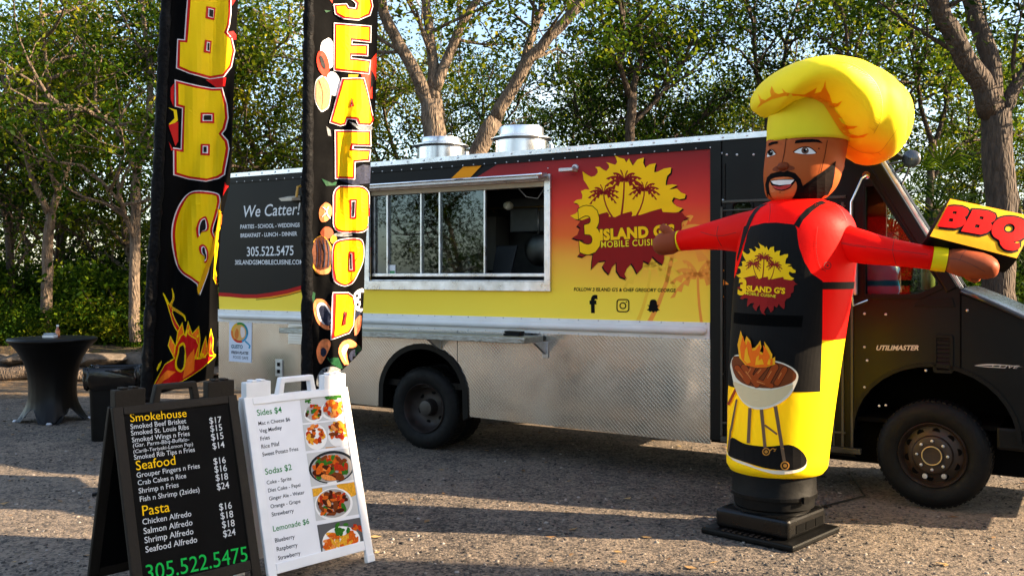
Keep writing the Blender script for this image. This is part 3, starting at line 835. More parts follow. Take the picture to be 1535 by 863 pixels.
# inside of the kitchen
mb = MB(); mb.box(S0 + .3, .0, 1.75, 1.78, .70, 2.7); mb.box(S0 + .3, 0, .06, 1.75, 2.66, 2.68); inl = mb.build('kitchen_lining', mat('kitchen steel', (.10, .10, .105, 1), .45, .6, var=.3), truck)
mb = MB(); mb.box(-4.6, -.2, 1.2, 1.74, .68, 1.42); mb.box(-4.6, -.2, 1.18, 1.76, 1.42, 1.45); mb.build('back_counter', mat('kitchen counter', (.20, .20, .21, 1), .35, .8, var=.2), truck, bevel=.006)
mb = MB(); mb.box(-2.6, -.3, 1.1, 1.74, 2.15, 2.5); mb.build('range_hood', mat('hood steel', (.16, .16, .165, 1), .4, .8, var=.2), truck, bevel=.01)
mb = MB(); mb.box(-3.9, -3.0, 1.45, 1.74, 1.75, 2.35); mb.box(-3.44, -3.42, 1.44, 1.452, 1.8, 2.3); mb.build('wall_cabinet', mat('grey cabinet', rgb(120, 118, 112), .6), truck, bevel=.006)

# silver edge round the roof with rivets
mb = MB(); mb.box(S0 - .01, 1.15, -.022, .02, ZT - .012, ZT + .034); mb.box(S0 - .02, S0 + .02, .02, WID, ZT - .012, ZT + .034)
for k in range(34): mb.lathe([(.011, -.026), (.008, -.030), (.002, -.031)], 8, (S0 + .1 + k * .2, 0, ZT + .012), axis='y')
mb.build('roof_trim', M_alu, truck)
mb = MB(); mb.box(S0, .05, -.012, -.001, ZT - .075, ZT - .014)
for k in range(48): mb.lathe([(.008, -.012), (.006, -.016), (.001, -.017)], 6, (S0 + .06 + k * .122, 0, ZT - .064), axis='y', mi=1)
mb.build('cove_strip', [M_bodyblack, M_alud], truck)
# corner posts
mb = MB(); mb.box(.002, .095, -.016, -.001, .36, ZT - .014); mb.box(.118, .126, -.01, -.001, .4, 2.6, 1); mb.build('corner_post', [M_black, M_alud], truck, bevel=.004)

# --- printed side
D = Decal(Tmap(0.0))
sw = [T(*p) for p in ((328, 441), (345, 442), (365, 444), (385, 444), (408, 441), (430, 437), (455, 430), (500, 412), (545, 380), (600, 330))]
diag = [T(693, 273), T(729, 240)]
top = ZT - .075
i_ = max(i for i in range(len(sw)) if sw[i][0] < wl); f_ = (wl - sw[i_][0]) / (sw[i_ + 1][0] - sw[i_][0]); swl = sw[:i_ + 1] + [(wl, sw[i_][1] + f_ * (sw[i_ + 1][1] - sw[i_][1]))]
y0 = rz_t - .004
for P in ([(S0 + .01, y0), (wl, y0)] + swl[::-1], [(wl, y0), (wr, y0), (wr, wz0), (wl, wz0)], [(wr, y0), (.0, y0), (.0, top), (wr, top)], [(wr, wz1), (wr, top), (T(746, 241)[0], top), T(700, 275), (T(690, 290)[0], wz1)]): D.shape([P], M_grad, 0)
sw = swl
D.shape([[T(700, 270), T(704, 270), T(733, 240), T(729, 240)]], M_ink, 1)
D.shape([[T(668, 276), T(698, 274), T(729, 241), T(701, 244)]], M_orange, 2)
D.shape([stroke(sw, .042)], M_red, 2)
q_ = [T(384, 447), T(410, 445), T(432, 440.5), T(455, 434), T(480, 425)]
D.shape([stroke(q_, [.004, .02, .025, .025])], M_orange, 1)
D.shape([stroke([(x, y - .014) for x, y in q_], .007)], M_ink, 1.5)
# pale palm shadows in the print
def palm(D, x, y, s, m, layer, trunk, rs, nf=9, flipy=1):
    """x, y = heart of the crown; trunk = (dx, dy) to its foot"""
    r = random.Random(rs)
    P = [(x + trunk[0] * t * t, y + trunk[1] * t) for t in (0, .25, .5, .75, 1)]
    D.shape(stroke(P, [s * .09, s * .095, s * .10, s * .11, s * .13]), m, layer)
    for k in range(nf):
        a = math.pi * (-.16 + 1.32 * k / (nf - 1)); L = s * r.uniform(1.0, 1.25)
        dx, dy = math.cos(a), math.sin(a); up = []; dn = []; M_ = 8
        for i in range(M_ + 1):
            t = i / M_; qx = x + dx * L * t; qy = y + flipy * (dy * L * t * .85 - L * .34 * t * t)
            w = s * .20 * math.sin(math.pi * min(1, t * .92 + .06)) ** .7
            up.append((qx, qy + flipy * w * .40)); dn.append((qx - dx * s * .05 * (i % 2), qy - flipy * w * (1.15 if i % 2 else .25)))
        D.shape(up + dn[::-1], m, layer)
for (px_, py_), s, m, tr, rs in (((1010, 350), .34, M_orange2, (-.25, -.8), 2), ((975, 395), .26, M_palmy, (-.12, -.5), 4), ((1046, 410), .22, M_orange2, (.05, -.5), 5)):
    x, y = T(px_, py_); palm(D, x, y, s, m, 1, tr, rs)
D.done('side_print', truck)

# --- the sun logo (traced once; also printed on the apron)
LOGO_SUN = [(62, 425), (95, 412), (120, 390), (118, 362), (105, 350), (82, 344), (100, 328), (135, 322), (138, 298), (128, 275), (155, 262), (182, 265), (165, 235), (145, 205), (138, 152), (165, 172), (192, 186), (215, 180), (232, 160), (230, 140), (216, 125), (245, 125), (268, 143), (285, 150), (302, 130), (300, 112), (283, 95), (315, 105), (340, 112), (352, 95), (345, 70), (328, 48), (365, 68), (395, 75), (408, 98), (424, 73), (438, 100), (448, 118), (475, 80), (516, 67), (512, 100), (525, 130), (550, 110), (590, 102), (582, 130), (580, 158), (600, 155), (640, 135), (684, 128), (680, 160), (660, 180), (652, 210), (650, 238), (690, 232), (722, 237), (690, 252), (672, 264), (720, 258), (745, 282), (773, 293), (768, 318), (735, 324), (700, 312), (688, 335), (700, 352), (720, 368), (755, 380), (730, 402), (690, 408), (640, 412), (450, 470), (200, 470), (130, 452), (92, 445)]
LOGO_RED = [(128, 455), (170, 440), (210, 425), (290, 402), (303, 418), (300, 430), (340, 434), (380, 414), (440, 398), (446, 412), (440, 428), (500, 418), (560, 398), (625, 380), (632, 402), (690, 405), (750, 405), (768, 428), (798, 440), (765, 448), (748, 470), (750, 500), (742, 530), (715, 545), (712, 580), (690, 600), (660, 612), (640, 650), (642, 690), (632, 725), (600, 705), (570, 675), (548, 718), (512, 700), (508, 745), (475, 780), (455, 740), (440, 718), (412, 748), (396, 785), (412, 815), (372, 800), (348, 762), (348, 712), (322, 735), (302, 785), (276, 760), (262, 735), (282, 700), (240, 705), (215, 730), (195, 752), (198, 700), (205, 660), (170, 660), (140, 678), (110, 670), (135, 640), (140, 600), (145, 575), (110, 572), (75, 560), (110, 540), (126, 500), (105, 485)]
def smooth_tips(P): return P
def put_logo(D, f, s, layer=3, text=True, shadow=True, line2='MOBILE CUISINE', flip=True, txtoff=1.0):
    fy = -1 if flip else 1
    if shadow:
        D.shape([f(x + 8, y + 7) for x, y in LOGO_SUN], M_ink, layer - .6)
        D.shape([f(x - 6, y + 8) for x, y in LOGO_RED], M_ink, layer + .4)
    D.shape([f(x, y) for x, y in LOGO_SUN], M_sun, layer)
    D.shape([f(x, y) for x, y in LOGO_RED], M_dkred, layer + 1)
    for (x, y, sz, tr, rs) in ((268, 280, 84, (58, 160), 11), (395, 198, 102, (-18, 230), 12), (520, 260, 84, (-48, 165), 13)):
        # palms drawn in traced units, y down
        Dp = Decal(lambda a, b, l: None); polys = []
        Dp.shape = lambda P, m, layer, polys=polys: polys.append(P)
        palm(Dp, x, y, sz, None, 0, tr, rs, 10, -1)
        for P in polys: D.shape([f(a, b) for a, b in P], M_dkred, layer + .5)
CW = 1.55      # width of the cab behind the raked windshield
def Tlogo(x, y): return T(840 + x / 4.11, 220 + y / 4.11)
D = Decal(Tmap(0.0), base=.003)
put_logo(D, Tlogo, 1)
D.text('3', Tlogo(132, 652), Tlogo(246, 642), M_sun, 6, bold=.03, tall=1.12, outline=(.012, M_ink))
D.text("ISLAND G'S", Tlogo(252, 574), Tlogo(702, 545), M_sun, 6, bold=.06, outline=(.025, M_ink), space=1.1)
D.text('MOBILE CUISINE', Tlogo(254, 621), Tlogo(640, 603), M_yell, 6, bold=.015, outline=(.02, M_ink), space=1.12, tall=1.05)
D.done('logo', truck)
D = Decal(Tmap(0.0), base=.003)
def z1(x, y): return T(320 + x / 3.6, 240 + y / 3.6)
D.text('We Catter!', z1(165, 308), z1(470, 293), M_inkw, 1, shear=.2, bold=.006)
D.text('PARTIES - SCHOOL - WEDDINGS', z1(147, 370), z1(466, 360), M_inkw, 1, bold=.02)
D.text('BREAKFAST - LUNCH - DINNER', z1(148, 417), z1(452, 407), M_inkw, 1, bold=.02)
D.text('305.522.5475', z1(182, 518), z1(433, 512), M_inkw, 1, bold=.01, tall=1.1)
D.text('3ISLANDGSMOBILECUISINE.COM', z1(118, 563), z1(484, 562), M_inkw, 1, bold=.015)
def z4(x, y): return T(820 + x / 2.877, 400 + y / 2.877)
D.text("FOLLOW 3 ISLAND G'S & CHEF GREGORY GEORGE", z4(117, 103), z4(556, 108), M_ink, 1, bold=.02, shear=.12)
# social marks: f, camera, ghost
D.text('f', z4(189, 194), z4(215, 194), M_ink, 1, bold=.045)
def rrect(x0, y0, x1, y1, r, n=5):
    out = []
    for cx, cy, a0 in ((x1 - r, y1 - r, 0), (x0 + r, y1 - r, 90), (x0 + r, y0 + r, 180), (x1 - r, y0 + r, 270)):
        for k in range(n): a = R(a0 + 90 * k / (n - 1)); out.append((cx + r * math.cos(a), cy + r * math.sin(a)))
    return out
Z = lambda P: [z4(x, y) for x, y in P]
D.new(); D.shape([Z(rrect(300, 138, 356, 195, 14)), Z(rrect(305, 143, 351, 190, 10))], M_ink, 1)
D.shape([Z(circ(328, 167, 15)), Z(circ(328, 167, 10))], M_ink, 1); D.shape(Z(circ(343, 151, 3)), M_ink, 1)
ghost = [(459, 140), (468, 142), (474, 150), (476, 165), (484, 163), (478, 172), (480, 180), (487, 186), (478, 188), (474, 194), (466, 191), (459, 197), (452, 191), (444, 194), (440, 188), (431, 186), (438, 180), (440, 172), (434, 163), (442, 165), (444, 150), (450, 142)]
D.new(); D.shape(Z(spline(ghost, 3)), M_ink, 1)
D.done('lettering', truck)

# --- rub rail, skirt, wheel arches
mb = MB(); mb.box(S0 - .005, -.002, -.012, -.001, rz_b - .02, rz_t + .01); 
pts = [(S0 + .06, -.028, (rz_t + rz_b) / 2 - .004), (-.06, -.028, (rz_t + rz_b) / 2 - .004)]
mb.tube([(pts[0][0] - .03, -.02, pts[0][2])] + pts + [(pts[1][0] + .03, -.02, pts[0][2])], [.018, .036, .036, .018], 14)
for k in range(30):
    for zz in (rz_t + .001, rz_b - .012): mb.lathe([(.007, -.012), (.005, -.016), (.001, -.017)], 6, (S0 + .1 + k * .195, 0, zz), axis='y', mi=1)
mb.build('rub_rail', [M_white, M_alud], truck, auto=R(40))
HR = T(634, 610); HF = T(1398, 683)     # wheel centres on the side
HR = (HR[0], .40); HF = (HF[0], .40)
zb = lambda s: .324 + (.375 - .324) * (-s) / 3.08
def arch(c, r, z0, n=18, half=None):
    out = []
    for k in range(n + 1):
        a = math.pi * (1 - k / n); out.append((c[0] + r * math.cos(a), max(z0, c[1] + .13 + r * .93 * math.sin(a))))
    return out
ra = .53
A = arch(HR, ra, .3); A = [(A[0][0], .3)] + A + [(A[-1][0], .3)]
sk_ = [(S0, zb(S0))] + [(A[0][0], zb(A[0][0]))] + A[1:-1] + [(A[-1][0], zb(A[-1][0])), (0, .324), (0, rz_b - .02), (S0, rz_b - .02)]
mb = MB(); slab(mb, [sk_], -.004, .02); mb.build('skirt_panel', M_plate, truck)
D = Decal(Tmap(-.004), base=.001)
for px_ in (686,): 
    x = T(px_, 550)[0]; D.shape(line((x, .42), (x, rz_b - .02), .006), M_dark, 0)
x = T(452, 550)[0]; D.shape(line((x, .42), (x, rz_b - .02), .006), M_dark, 0)
D.done('panel_seam', truck)
mb = MB(); AI = arch(HR, ra - .0, .3)
inner = [(x, y) for x, y in arch(HR, ra - .045, .3)]; outer = [(x, y) for x, y in arch(HR, ra + .012, .3)]
slab(mb, [[(outer[0][0], zb(outer[0][0]))] + outer[1:-1] + [(outer[-1][0], zb(outer[-1][0]) - .01)] + [(inner[-1][0], zb(0))] + inner[::-1][1:-1] + [(inner[0][0], zb(inner[0][0]))]], -.022, .10)
mb.build('wheel_arch', M_blackmatte, truck)
mb = MB(); L1 = arch(HR, ra - .03, .3); m = len(L1)
mb.add([(x, .02, y) for x, y in L1] + [(x, .8, y) for x, y in L1], [(i, i + 1, m + i + 1, m + i) for i in range(m - 1)] + [tuple(range(m, 2 * m))]); mb.build('arch_liner', M_dark, truck)
# chassis
mb = MB(); mb.box(S0 + .1, 2.7, .55, .75, .42, .60); mb.box(S0 + .1, 2.7, 1.2, 1.4, .42, .60); mb.box(-2.1, -.4, .1, .5, .34, .58); mb.box(S0, .1, .80, 1.6, .56, .64); mb.box(-2.3, 2.0, 1.0, 1.25, .3, .44)
mb.box(-3.05, -2.75, .3, 1.95, .33, .47)
mb.build('chassis', M_dark, truck, bevel=.01)
mb = MB(); mb.box(.35, 2.75, .28, 1.3, .24, .58); mb.box(-1.9, .2, .75, 1.5, .20, .55); mb.box(-5.4, -3.6, .6, 1.7, .26, .55); mb.build('underbody_blocker', M_dark, truck, bevel=.03)  # boxes added low under the chassis to block sun passing beneath
# --- wheels
def wheel(c, t0, wdt, rad, front, name='wheel'):
    mb = MB(); w = wdt
    prof = [(rad * .60, t0 + .02), (rad * .66, t0 + .004), (rad * .80, t0 - .006), (rad * .92, t0 + .006), (rad * .985, t0 + .03), (rad, t0 + .05), (rad, t0 + w - .05), (rad * .985, t0 + w - .03), (rad * .92, t0 + w), (rad * .6, t0 + w)]
    mb.lathe(prof, 64, (c[0], 0, c[1]), axis='y', cap=False)
    for k in range(64):
        a = 2 * math.pi * k / 64; M = Matrix.Translation((c[0], 0, c[1])) @ Matrix.Rotation(a, 4, 'Y')
        mb.box(rad - .012, rad + .004, t0 + .035 + .012 * (k % 2), t0 + w - .035 - .012 * (k % 2), -.012, .012, 0, M)
    ty = mb.build('wheel', M_tyre, truck, auto=R(35))
    mb = MB(); rr = rad * .61; m0 = M_rim if front else M_rimd
    if front: prof = [(rr, t0 + .012), (rr * .97, t0 + .0), (rr * .93, t0 + .012), (rr * .90, t0 + .045), (rr * .86, t0 + .06), (rr * .60, t0 + .035), (rr * .57, t0 + .012), (rr * .54, t0 + .008), (rr * .30, t0 + .012)]
    else: prof = [(rr, t0 + .012), (rr * .97, t0 + .0), (rr * .93, t0 + .012), (rr * .88, t0 + .06), (rr * .78, t0 + .12), (rr * .55, t0 + .14), (rr * .35, t0 + .13), (rr * .3, t0 + .06)]
    mb.lathe(prof, 48, (c[0], 0, c[1]), axis='y', cap=False)
    rim = mb.build('rim', m0, ty, auto=R(50))
    mb = MB()
    for k in range(10 if front else 6):
        a = 2 * math.pi * (k + .3) / (10 if front else 6); q = .72 * rr if front else .64 * rr
        tt = t0 + .0465 if front else t0 + .132
        mb.lathe([(.026, tt + .0), (.026, tt + .02)], 14, (c[0] + q * math.cos(a), 0, c[1] + q * math.sin(a)), axis='y')
    mb.build('hand_holes', M_dark, rim)
    mb = MB()
    if front:
        mb.lathe([(rr * .31, t0 + .012), (rr * .31, t0 - .012), (rr * .27, t0 - .02), (rr * .26, t0 - .01), (.02, t0 - .008)], 28, (c[0], 0, c[1]), axis='y')
        hub = mb.build('hub', M_rim, rim, auto=R(40))
        mb = MB(); mb.tube([(c[0] + rr * .28 * math.cos(2 * math.pi * k / 28), t0 - .017, c[1] + rr * .28 * math.sin(2 * math.pi * k / 28)) for k in range(28)], .005, 6, closed=True); mb.build('hub_ring', mat('pale gold ring', rgb(190, 165, 110), .4, .5), rim, smooth=True)
        mb = MB()
        for k in range(8):
            a = 2 * math.pi * k / 8; mb.lathe([(.012, t0 + .006), (.011, t0 - .006), (.004, t0 - .008)], 6, (c[0] + rr * .44 * math.cos(a), 0, c[1] + rr * .44 * math.sin(a)), axis='y')
        for a in (4.4, 5.2): mb.lathe([(.02, t0 + .03), (.018, t0 + .014), (.003, t0 + .013)], 10, (c[0] + rr * .70 * math.cos(a), 0, c[1] + rr * .70 * math.sin(a)), axis='y')
        mb.build('wheel_nuts', M_alud, rim)
    else:
        mb.lathe([(rr * .30, t0 + .06), (rr * .29, t0 + .035), (rr * .22, t0 + .03), (.01, t0 + .028)], 24, (c[0], 0, c[1]), axis='y')
        mb.build('hub', mat('grey hub', rgb(60, 56, 52), .5, .4, var=.2), rim, auto=R(40))
    return ty
wheel(HF, -.03, .24, .385, True); wheel(HR, .0, .23, .40, False)
wheel(HR, .26, .23, .40, False)
for hh, tt in ((HF, CW - .28), (HR, WID - .25)):
    m = MB(); m.lathe([(.2, tt), (.36, tt), (.385, tt + .04), (.385, tt + .2), (.36, tt + .24), (.2, tt + .24)], 40, (hh[0], 0, hh[1]), axis='y'); m.build('wheel', M_tyre, truck, auto=R(35))

# --- serving window: frame, panes, awning
mb = MB(); fo = [T(549, 430)[0] - .01, T(827, 430)[0]]; fz0, fz1 = wz0 - .085, wz1 + .06
slab(mb, [[(fo[0], fz0), (fo[1], fz0), (fo[1], fz1), (fo[0], fz1)], [(wl - .001, wz0 - .001), (wr + .001, wz0 - .001), (wr + .001, wz1 + .001), (wl - .001, wz1 + .001)]], -.03, -.004)
for k in range(14):
    for zz in (fz0 + .012, fz1 - .012): mb.lathe([(.008, -.03), (.006, -.034), (.001, -.035)], 6, (fo[0] + .05 + k * (fo[1] - fo[0] - .1) / 13, 0, zz), axis='y', mi=1)
for k in range(6): mb.lathe([(.008, -.03), (.006, -.034), (.001, -.035)], 6, (fo[1] - .02, 0, fz0 + .1 + k * .2), axis='y', mi=1)
win = mb.build('serving_window', [M_alu, M_alud], truck, bevel=.003)
mb = MB(); mb.box(wl, wr, .012, .05, wz0 + .045, wz0 + .075); mb.box(wl, wr, .0, .06, wz0 + .002, wz0 + .012)
mb.build('sill', M_alu, win, bevel=.003)
mx_px = [556, 578.5, 628, 657, 723.5]
xs_ = [T(p, 400)[0] for p in mx_px]
for i, x in enumerate(xs_):
    mb = MB(); wd = .05 if i == 0 else .018
    mb.box(x - wd / 2, x + wd / 2, .018 if i % 2 else .03, .05 if i % 2 else .062, wz0 + .076, wz1 + .02); mb.build('mullion', M_alu, win, bevel=.003)
for i in range(4):
    mb = MB(); tt = (.040, .046, .052, .040)[i]; mb.box(xs_[i] + .012, xs_[i + 1] - .012, tt, tt + .005, wz0 + .078, wz1 + .02); mb.build('pane', M_pane, win)
mb = MB(); mb.box(wl, wr, .0, .06, wz1 - .045, wz1 - .001); mb.build('header', M_cream, win, bevel=.003)
# lifted hatch cover: hinged above the opening, folded up and out
mb = MB()
for (s_, dt, dz) in ((0, 0, 0),):
    za = T(832, 262)[1] - .01; zo = za - .035; to_ = -.19
    mb.add([(fo[0] - .6, -.032, za), (fo[1] - .03, -.032, za), (fo[1] - .03, to_, zo), (fo[0] - .6, to_, zo), (fo[0] - .6, -.032, za + .03), (fo[1] - .03, -.032, za + .03), (fo[1] - .03, to_, zo + .03), (fo[0] - .6, to_, zo + .03)],
           [(0, 1, 2, 3), (7, 6, 5, 4), (0, 4, 5, 1), (1, 5, 6, 2), (2, 6, 7, 3), (3, 7, 4, 0)])
hatch = mb.build('awning', M_alud, win, bevel=.004)
mb = MB(); mb.tube([(fo[0] - .6, to_ - .012, zo + .034), (fo[1] + .0, to_ - .012, zo + .034)], .010, 8); mb.lathe([(.016, to_ - .02), (.016, to_ + .0)], 8, (fo[1], 0, zo + .034), axis='y'); mb.build('rail', M_chrome, hatch, smooth=True)
mb = MB(); mb.tube([(wr - .3, .03, wz1 - .05), (wr - .22, .03, wz1 - .13), (wr - .10, .03, wz1 - .15), (wr - .02, .03, wz1 - .05)], .005, 6); mb.build('cable', mat('grey cable', rgb(110, 105, 98), .6), win, smooth=True)
mb = MB(); mb.lathe([(.0, .5), (.03, .5), (.045, .55), (.03, .6), (.01, .62)], 16, (T(716, 303)[0], 0, T(716, 303)[1]), axis='y'); mb.build('ceiling_lamp', mat('pale lamp glass', rgb(230, 225, 200), .3), truck, smooth=True)
# sticker on the pane
D = Decal(Tmap(.040), base=.001); q = (585, 403); a = T(580, 397); b = T(589, 412)
D.shape([(a[0], a[1]), (b[0], a[1]), (b[0], b[1]), (a[0], b[1])], M_inkw, 0)
c = a[1] + (b[1] - a[1]) * .58; D.shape([(a[0] + .006, c), (b[0] - .006, c), (b[0] - .006, b[1] + .008), (a[0] + .006, b[1] + .008)], mat('sticker green', rgb(52, 130, 70), .5), 1)
D.done('sticker', win)

# --- fold-down counter under the window
mb = MB(); sa, sb = T(455, 492)[0], T(800, 500, -.15)[0] + .03; zc = 1.155
mb.box(sa, sb, -.36, -.030, zc - .052, zc)
sh = mb.build('counter_shelf', [mat('shelf tread plate', (.30, .31, .29, 1), .38, .85, var=.3, vscale=14, bump=.5, bscale=55)], truck, bevel=.006)
for p in (645, 806):
    s_ = T(p, 505, -.15)[0]; m = MB(); m.add([(s_ - .015, -.012, zc - .053), (s_ - .015, -.22, zc - .053), (s_ - .015, -.012, zc - .17), (s_ + .015, -.012, zc - .053), (s_ + .015, -.22, zc - .053), (s_ + .015, -.012, zc - .17)], [(0, 1, 2), (5, 4, 3), (0, 3, 4, 1), (1, 4, 5, 2), (2, 5, 3, 0)])
    m.box(s_ - .03, s_ + .03, -.018, -.006, zc - .20, zc - .055); m.build('bracket', M_alud, sh, bevel=.003)

# --- roof fans
def fan(px_, r, t, zt):
    d = ray(px_, 215); k = ((TO + TV * t).dot(TV)) / d.dot(TV); s_ = (d * k - TO).dot(TU)
    mb = MB(); z0 = ZT + .021
    mb.lathe([(r, z0), (r, z0 + .215), (r + .045, z0 + .235), (r + .045, z0 + .245), (r * .86, z0 + .27), (r * .86, z0 + zt - .02), (r * .84, z0 + zt), (r * .70, z0 + zt), (r * .70, z0 + zt - .06)], 48, (s_, t, 0))
    f_ = mb.build('exhaust_fan', mat('brushed steel', (.66, .67, .69, 1), .28, 1.0, var=.3, vscale=3), truck, auto=R(30))
    mb = MB(); mb.box(s_ + r + .05, s_ + r + .10, t - .03, t + .03, z0, z0 + .12); mb.lathe([(.03, z0 + .12), (.03, z0 + .16), (.005, z0 + .17)], 8, (s_ + r + .075, t, 0)); mb.build('junction_box', M_alud, f_)
fan(661, .250, .75, .32); fan(781.5, .262, .75, .355)
# --- floodlight on the side
x, y = T(860, 257); mb = MB(); mb.box(x - .06, x + .075, -.17, -.07, y - .015, y + .015); mb.tube([(x + .03, -.08, y), (x + .02, -.03, y + .03), (x + .02, -.002, y + .03)], .016, 8); mb.lathe([(.035, -.002), (.03, -.02), (.01, -.022)], 12, (x + .02, 0, y + .03), axis='y')
mb.build('floodlight', M_alud, truck, bevel=.004)
x, y = T(441, 298); mb = MB(); mb.add([(x - .11, -.12, y), (x + .09, -.12, y), (x + .09, -.001, y + .03), (x - .09, -.001, y + .03), (x - .07, -.12, y - .03), (x + .08, -.12, y - .03), (x + .09, -.001, y - .02), (x - .06, -.001, y - .02)], [(0, 1, 2, 3), (4, 7, 6, 5), (0, 4, 5, 1), (1, 5, 6, 2), (2, 6, 7, 3), (3, 7, 4, 0)]); mb.tube([(x + .09, -.06, y + .01), (x + .1, -.05, y + .12), (x + .1, -.005, y + .13)], .014, 6, mi=1)
mb.build('side_lamp', [M_cream, mat('amber plastic', rgb(200, 150, 60), .4)], truck)
# --- poster, vent and outlet on the rear skirt
D = Decal(Tmap(-.005), base=.003)
def z6(x, y): return T(320 + x / 5.075, 450 + y / 5.075)
P6 = lambda L_: [z6(x, y) for x, y in L_]
D.shape(P6([(124, 142), (297, 150), (293, 474), (122, 462)]), mat('poster paper', rgb(215, 220, 232), .5), 0)
cxp, cyp = 203, 245
for k, c in enumerate((rgb(70, 140, 60), rgb(40, 130, 150), rgb(60, 150, 190), rgb(205, 60, 40), rgb(225, 120, 40), rgb(235, 180, 50))):
    a0, a1 = -1.9 + k * 1.05, -1.9 + (k + 1) * 1.05
    D.shape(P6([(cxp + 66 * math.cos(a0 + (a1 - a0) * j / 6), cyp + 78 * math.sin(a0 + (a1 - a0) * j / 6)) for j in range(7)] + [(cxp + 50 * math.cos(a1 - (a1 - a0) * j / 6), cyp + 60 * math.sin(a1 - (a1 - a0) * j / 6)) for j in range(7)]), mat('poster ring', c, .5), 1)
D.shape(P6(circ(cxp, cyp, 51, 61)), mat('poster orange', rgb(226, 170, 90), .5), 1)
D.shape(P6(spline([(180, 215), (195, 230), (195, 275), (178, 295), (165, 260)], 3)), mat('poster tan', rgb(214, 120, 50), .5), 2); D.shape(P6(spline([(215, 200), (240, 215), (245, 265), (220, 285), (210, 240)], 3)), mat('poster pink', rgb(232, 214, 205), .5), 2)
D.shape(P6(stroke([(245, 308), (268, 330), (282, 345), (275, 365)], 12)), mat('poster blue', rgb(60, 150, 185), .5), 1)
D.text('GUSTO', z6(140, 362), z6(226, 366), mat('poster slate', rgb(92, 120, 135), .5), 1, bold=.05); D.text('FRESH PLATES', z6(140, 404), z6(270, 412), M_ink, 1, shear=.2, bold=.03); D.text('FOOD SAFE', z6(155, 440), z6(268, 450), M_ink, 1)
D.done('poster', truck)
mb = MB(); a = z6(585, 180); b = z6(690, 320)
mb.box(a[0] - .02, b[0] + .02, -.012, -.005, b[1] - .02, a[1] + .02)
for k in range(7): zz = b[1] + (a[1] - b[1]) * (k + .5) / 7; mb.box(a[0], b[0], -.024, -.012, zz - .004, zz + .012)
mb.build('louvre_vent', mat('vent metal', (.55, .56, .56, 1), .4, .8), truck, bevel=.002)
mb = MB(); a = z6(505, 512); mb.box(a[0] - .05, a[0] + .05, -.016, -.005, a[1] - .09, a[1] + .09); mb.box(a[0] - .025, a[0] + .025, -.02, -.016, a[1] + .015, a[1] + .06, 1); mb.box(a[0] - .025, a[0] + .025, -.02, -.016, a[1] - .06, a[1] - .015, 1); mb.build('outlet_box', [M_alud, M_dark], truck, bevel=.002)

# ------------------------------------------------------------------ cab
xt, zt = T(1286, 189); xb, zb_ = T(1434, 433); xh, zh = T(1535, 474)
nose = 2.92; zn = zh - (nose - xh) * .62
AF = [(x, y) for x, y in arch(HF, .56, .40)][::-1]
winq = [T(1297, 277), T(1309, 276), T(1410, 428), T(1378, 443), T(1297, 443)]
dwin = rrect(*T(1099, 331), *T(1127, 302), .04)
doorx0, doorx1 = .20, T(1286, 500)[0]
mb = MB()
prof = [(.10, .36), (T(1284, 690)[0], .33), (AF[-1][0], .36)] + AF[::-1][1:-1] + [(AF[0][0] + .02, .62), (nose - .1, .66), (nose, .78), (nose, zn - .05), (nose - .06, zn), (xh, zh), (xb + .02, zb_ + .005), (xt, zt), (xt - .05, ZT - .013), (.10, ZT - .013)]
slab(mb, [prof, winq, dwin], 0, .045)
slab(mb, [[(x - (.12 if x > .2 else 0), y) for x, y in prof], [(x - .12, y) for x, y in winq]], CW - .045, CW)
cab = mb.build('cab', M_black, truck)
mb = MB()      # roof, cowl, hood top, nose
seq = [(.10, ZT - .015), (xt - .05, ZT - .015), (xt, zt)]
def strip(mb, seq, t0, t1, th=.03, mi=0):
    for (a, b) in zip(seq[:-1], seq[1:]):
        d = Vector((b[0] - a[0], b[1] - a[1])).normalized(); n = Vector((d.y, -d.x)) * th
        vs = [(a[0], t0, a[1]), (b[0], t0, b[1]), (b[0], t1, b[1]), (a[0], t1, a[1]), (a[0] + n.x, t0, a[1] + n.y), (b[0] + n.x, t0, b[1] + n.y), (b[0] + n.x, t1, b[1] + n.y), (a[0] + n.x, t1, a[1] + n.y)]
        mb.add(vs, [(0, 3, 2, 1), (4, 5, 6, 7), (0, 1, 5, 4), (1, 2, 6, 5), (2, 3, 7, 6), (3, 0, 4, 7)], mi)
strip(mb, seq, .046, CW - .046)
mb.build('cab_shell', M_black, truck); mb = MB(); mb.box(.11, nose - .1, .046, CW - .046, .60, .63); mb.build('cab_floor', M_dark, truck)
mb = MB()
hs = [(xb + .025, zb_ + .012), (xb + .2, zb_ - .06), (xh + .1, zh - .03), (nose - .12, zn + .06), (nose - .02, zn - .02), (nose + .01, zn - .14), (nose + .01, .70)]
rows = []
for x, z in hs:
    row = []
    for k in range(13):
        u = k / 12; e = abs(2 * u - 1) ** 5
        row.append(Vector((x, -.01 + (CW + .02) * u, z - .05 * e)))
    rows.append(row)
n_ = 13; mb.add([p for r_ in rows for p in r_], [(i * n_ + j, i * n_ + j + 1, (i + 1) * n_ + j + 1, (i + 1) * n_ + j) for i in range(len(rows) - 1) for j in range(n_ - 1)])
hood = mb.build('hood', mat('hood paint', rgb(12, 12, 13), .22, var=.15, spec=.5), truck, smooth=True)
mb = MB(); mb.tube([(xb + .03, -.012, zb_ - .012), (xb + .2, -.014, zb_ - .085), (xh + .1, -.014, zh - .058), (nose - .12, -.012, zn + .03)], .02, 8); mb.build('hood_edge_sheen', mat('hood edge sheen', rgb(40, 42, 45), .2, spec=.6), hood, smooth=True)  # paler bluish strip paints the sky's sheen along the hood edge
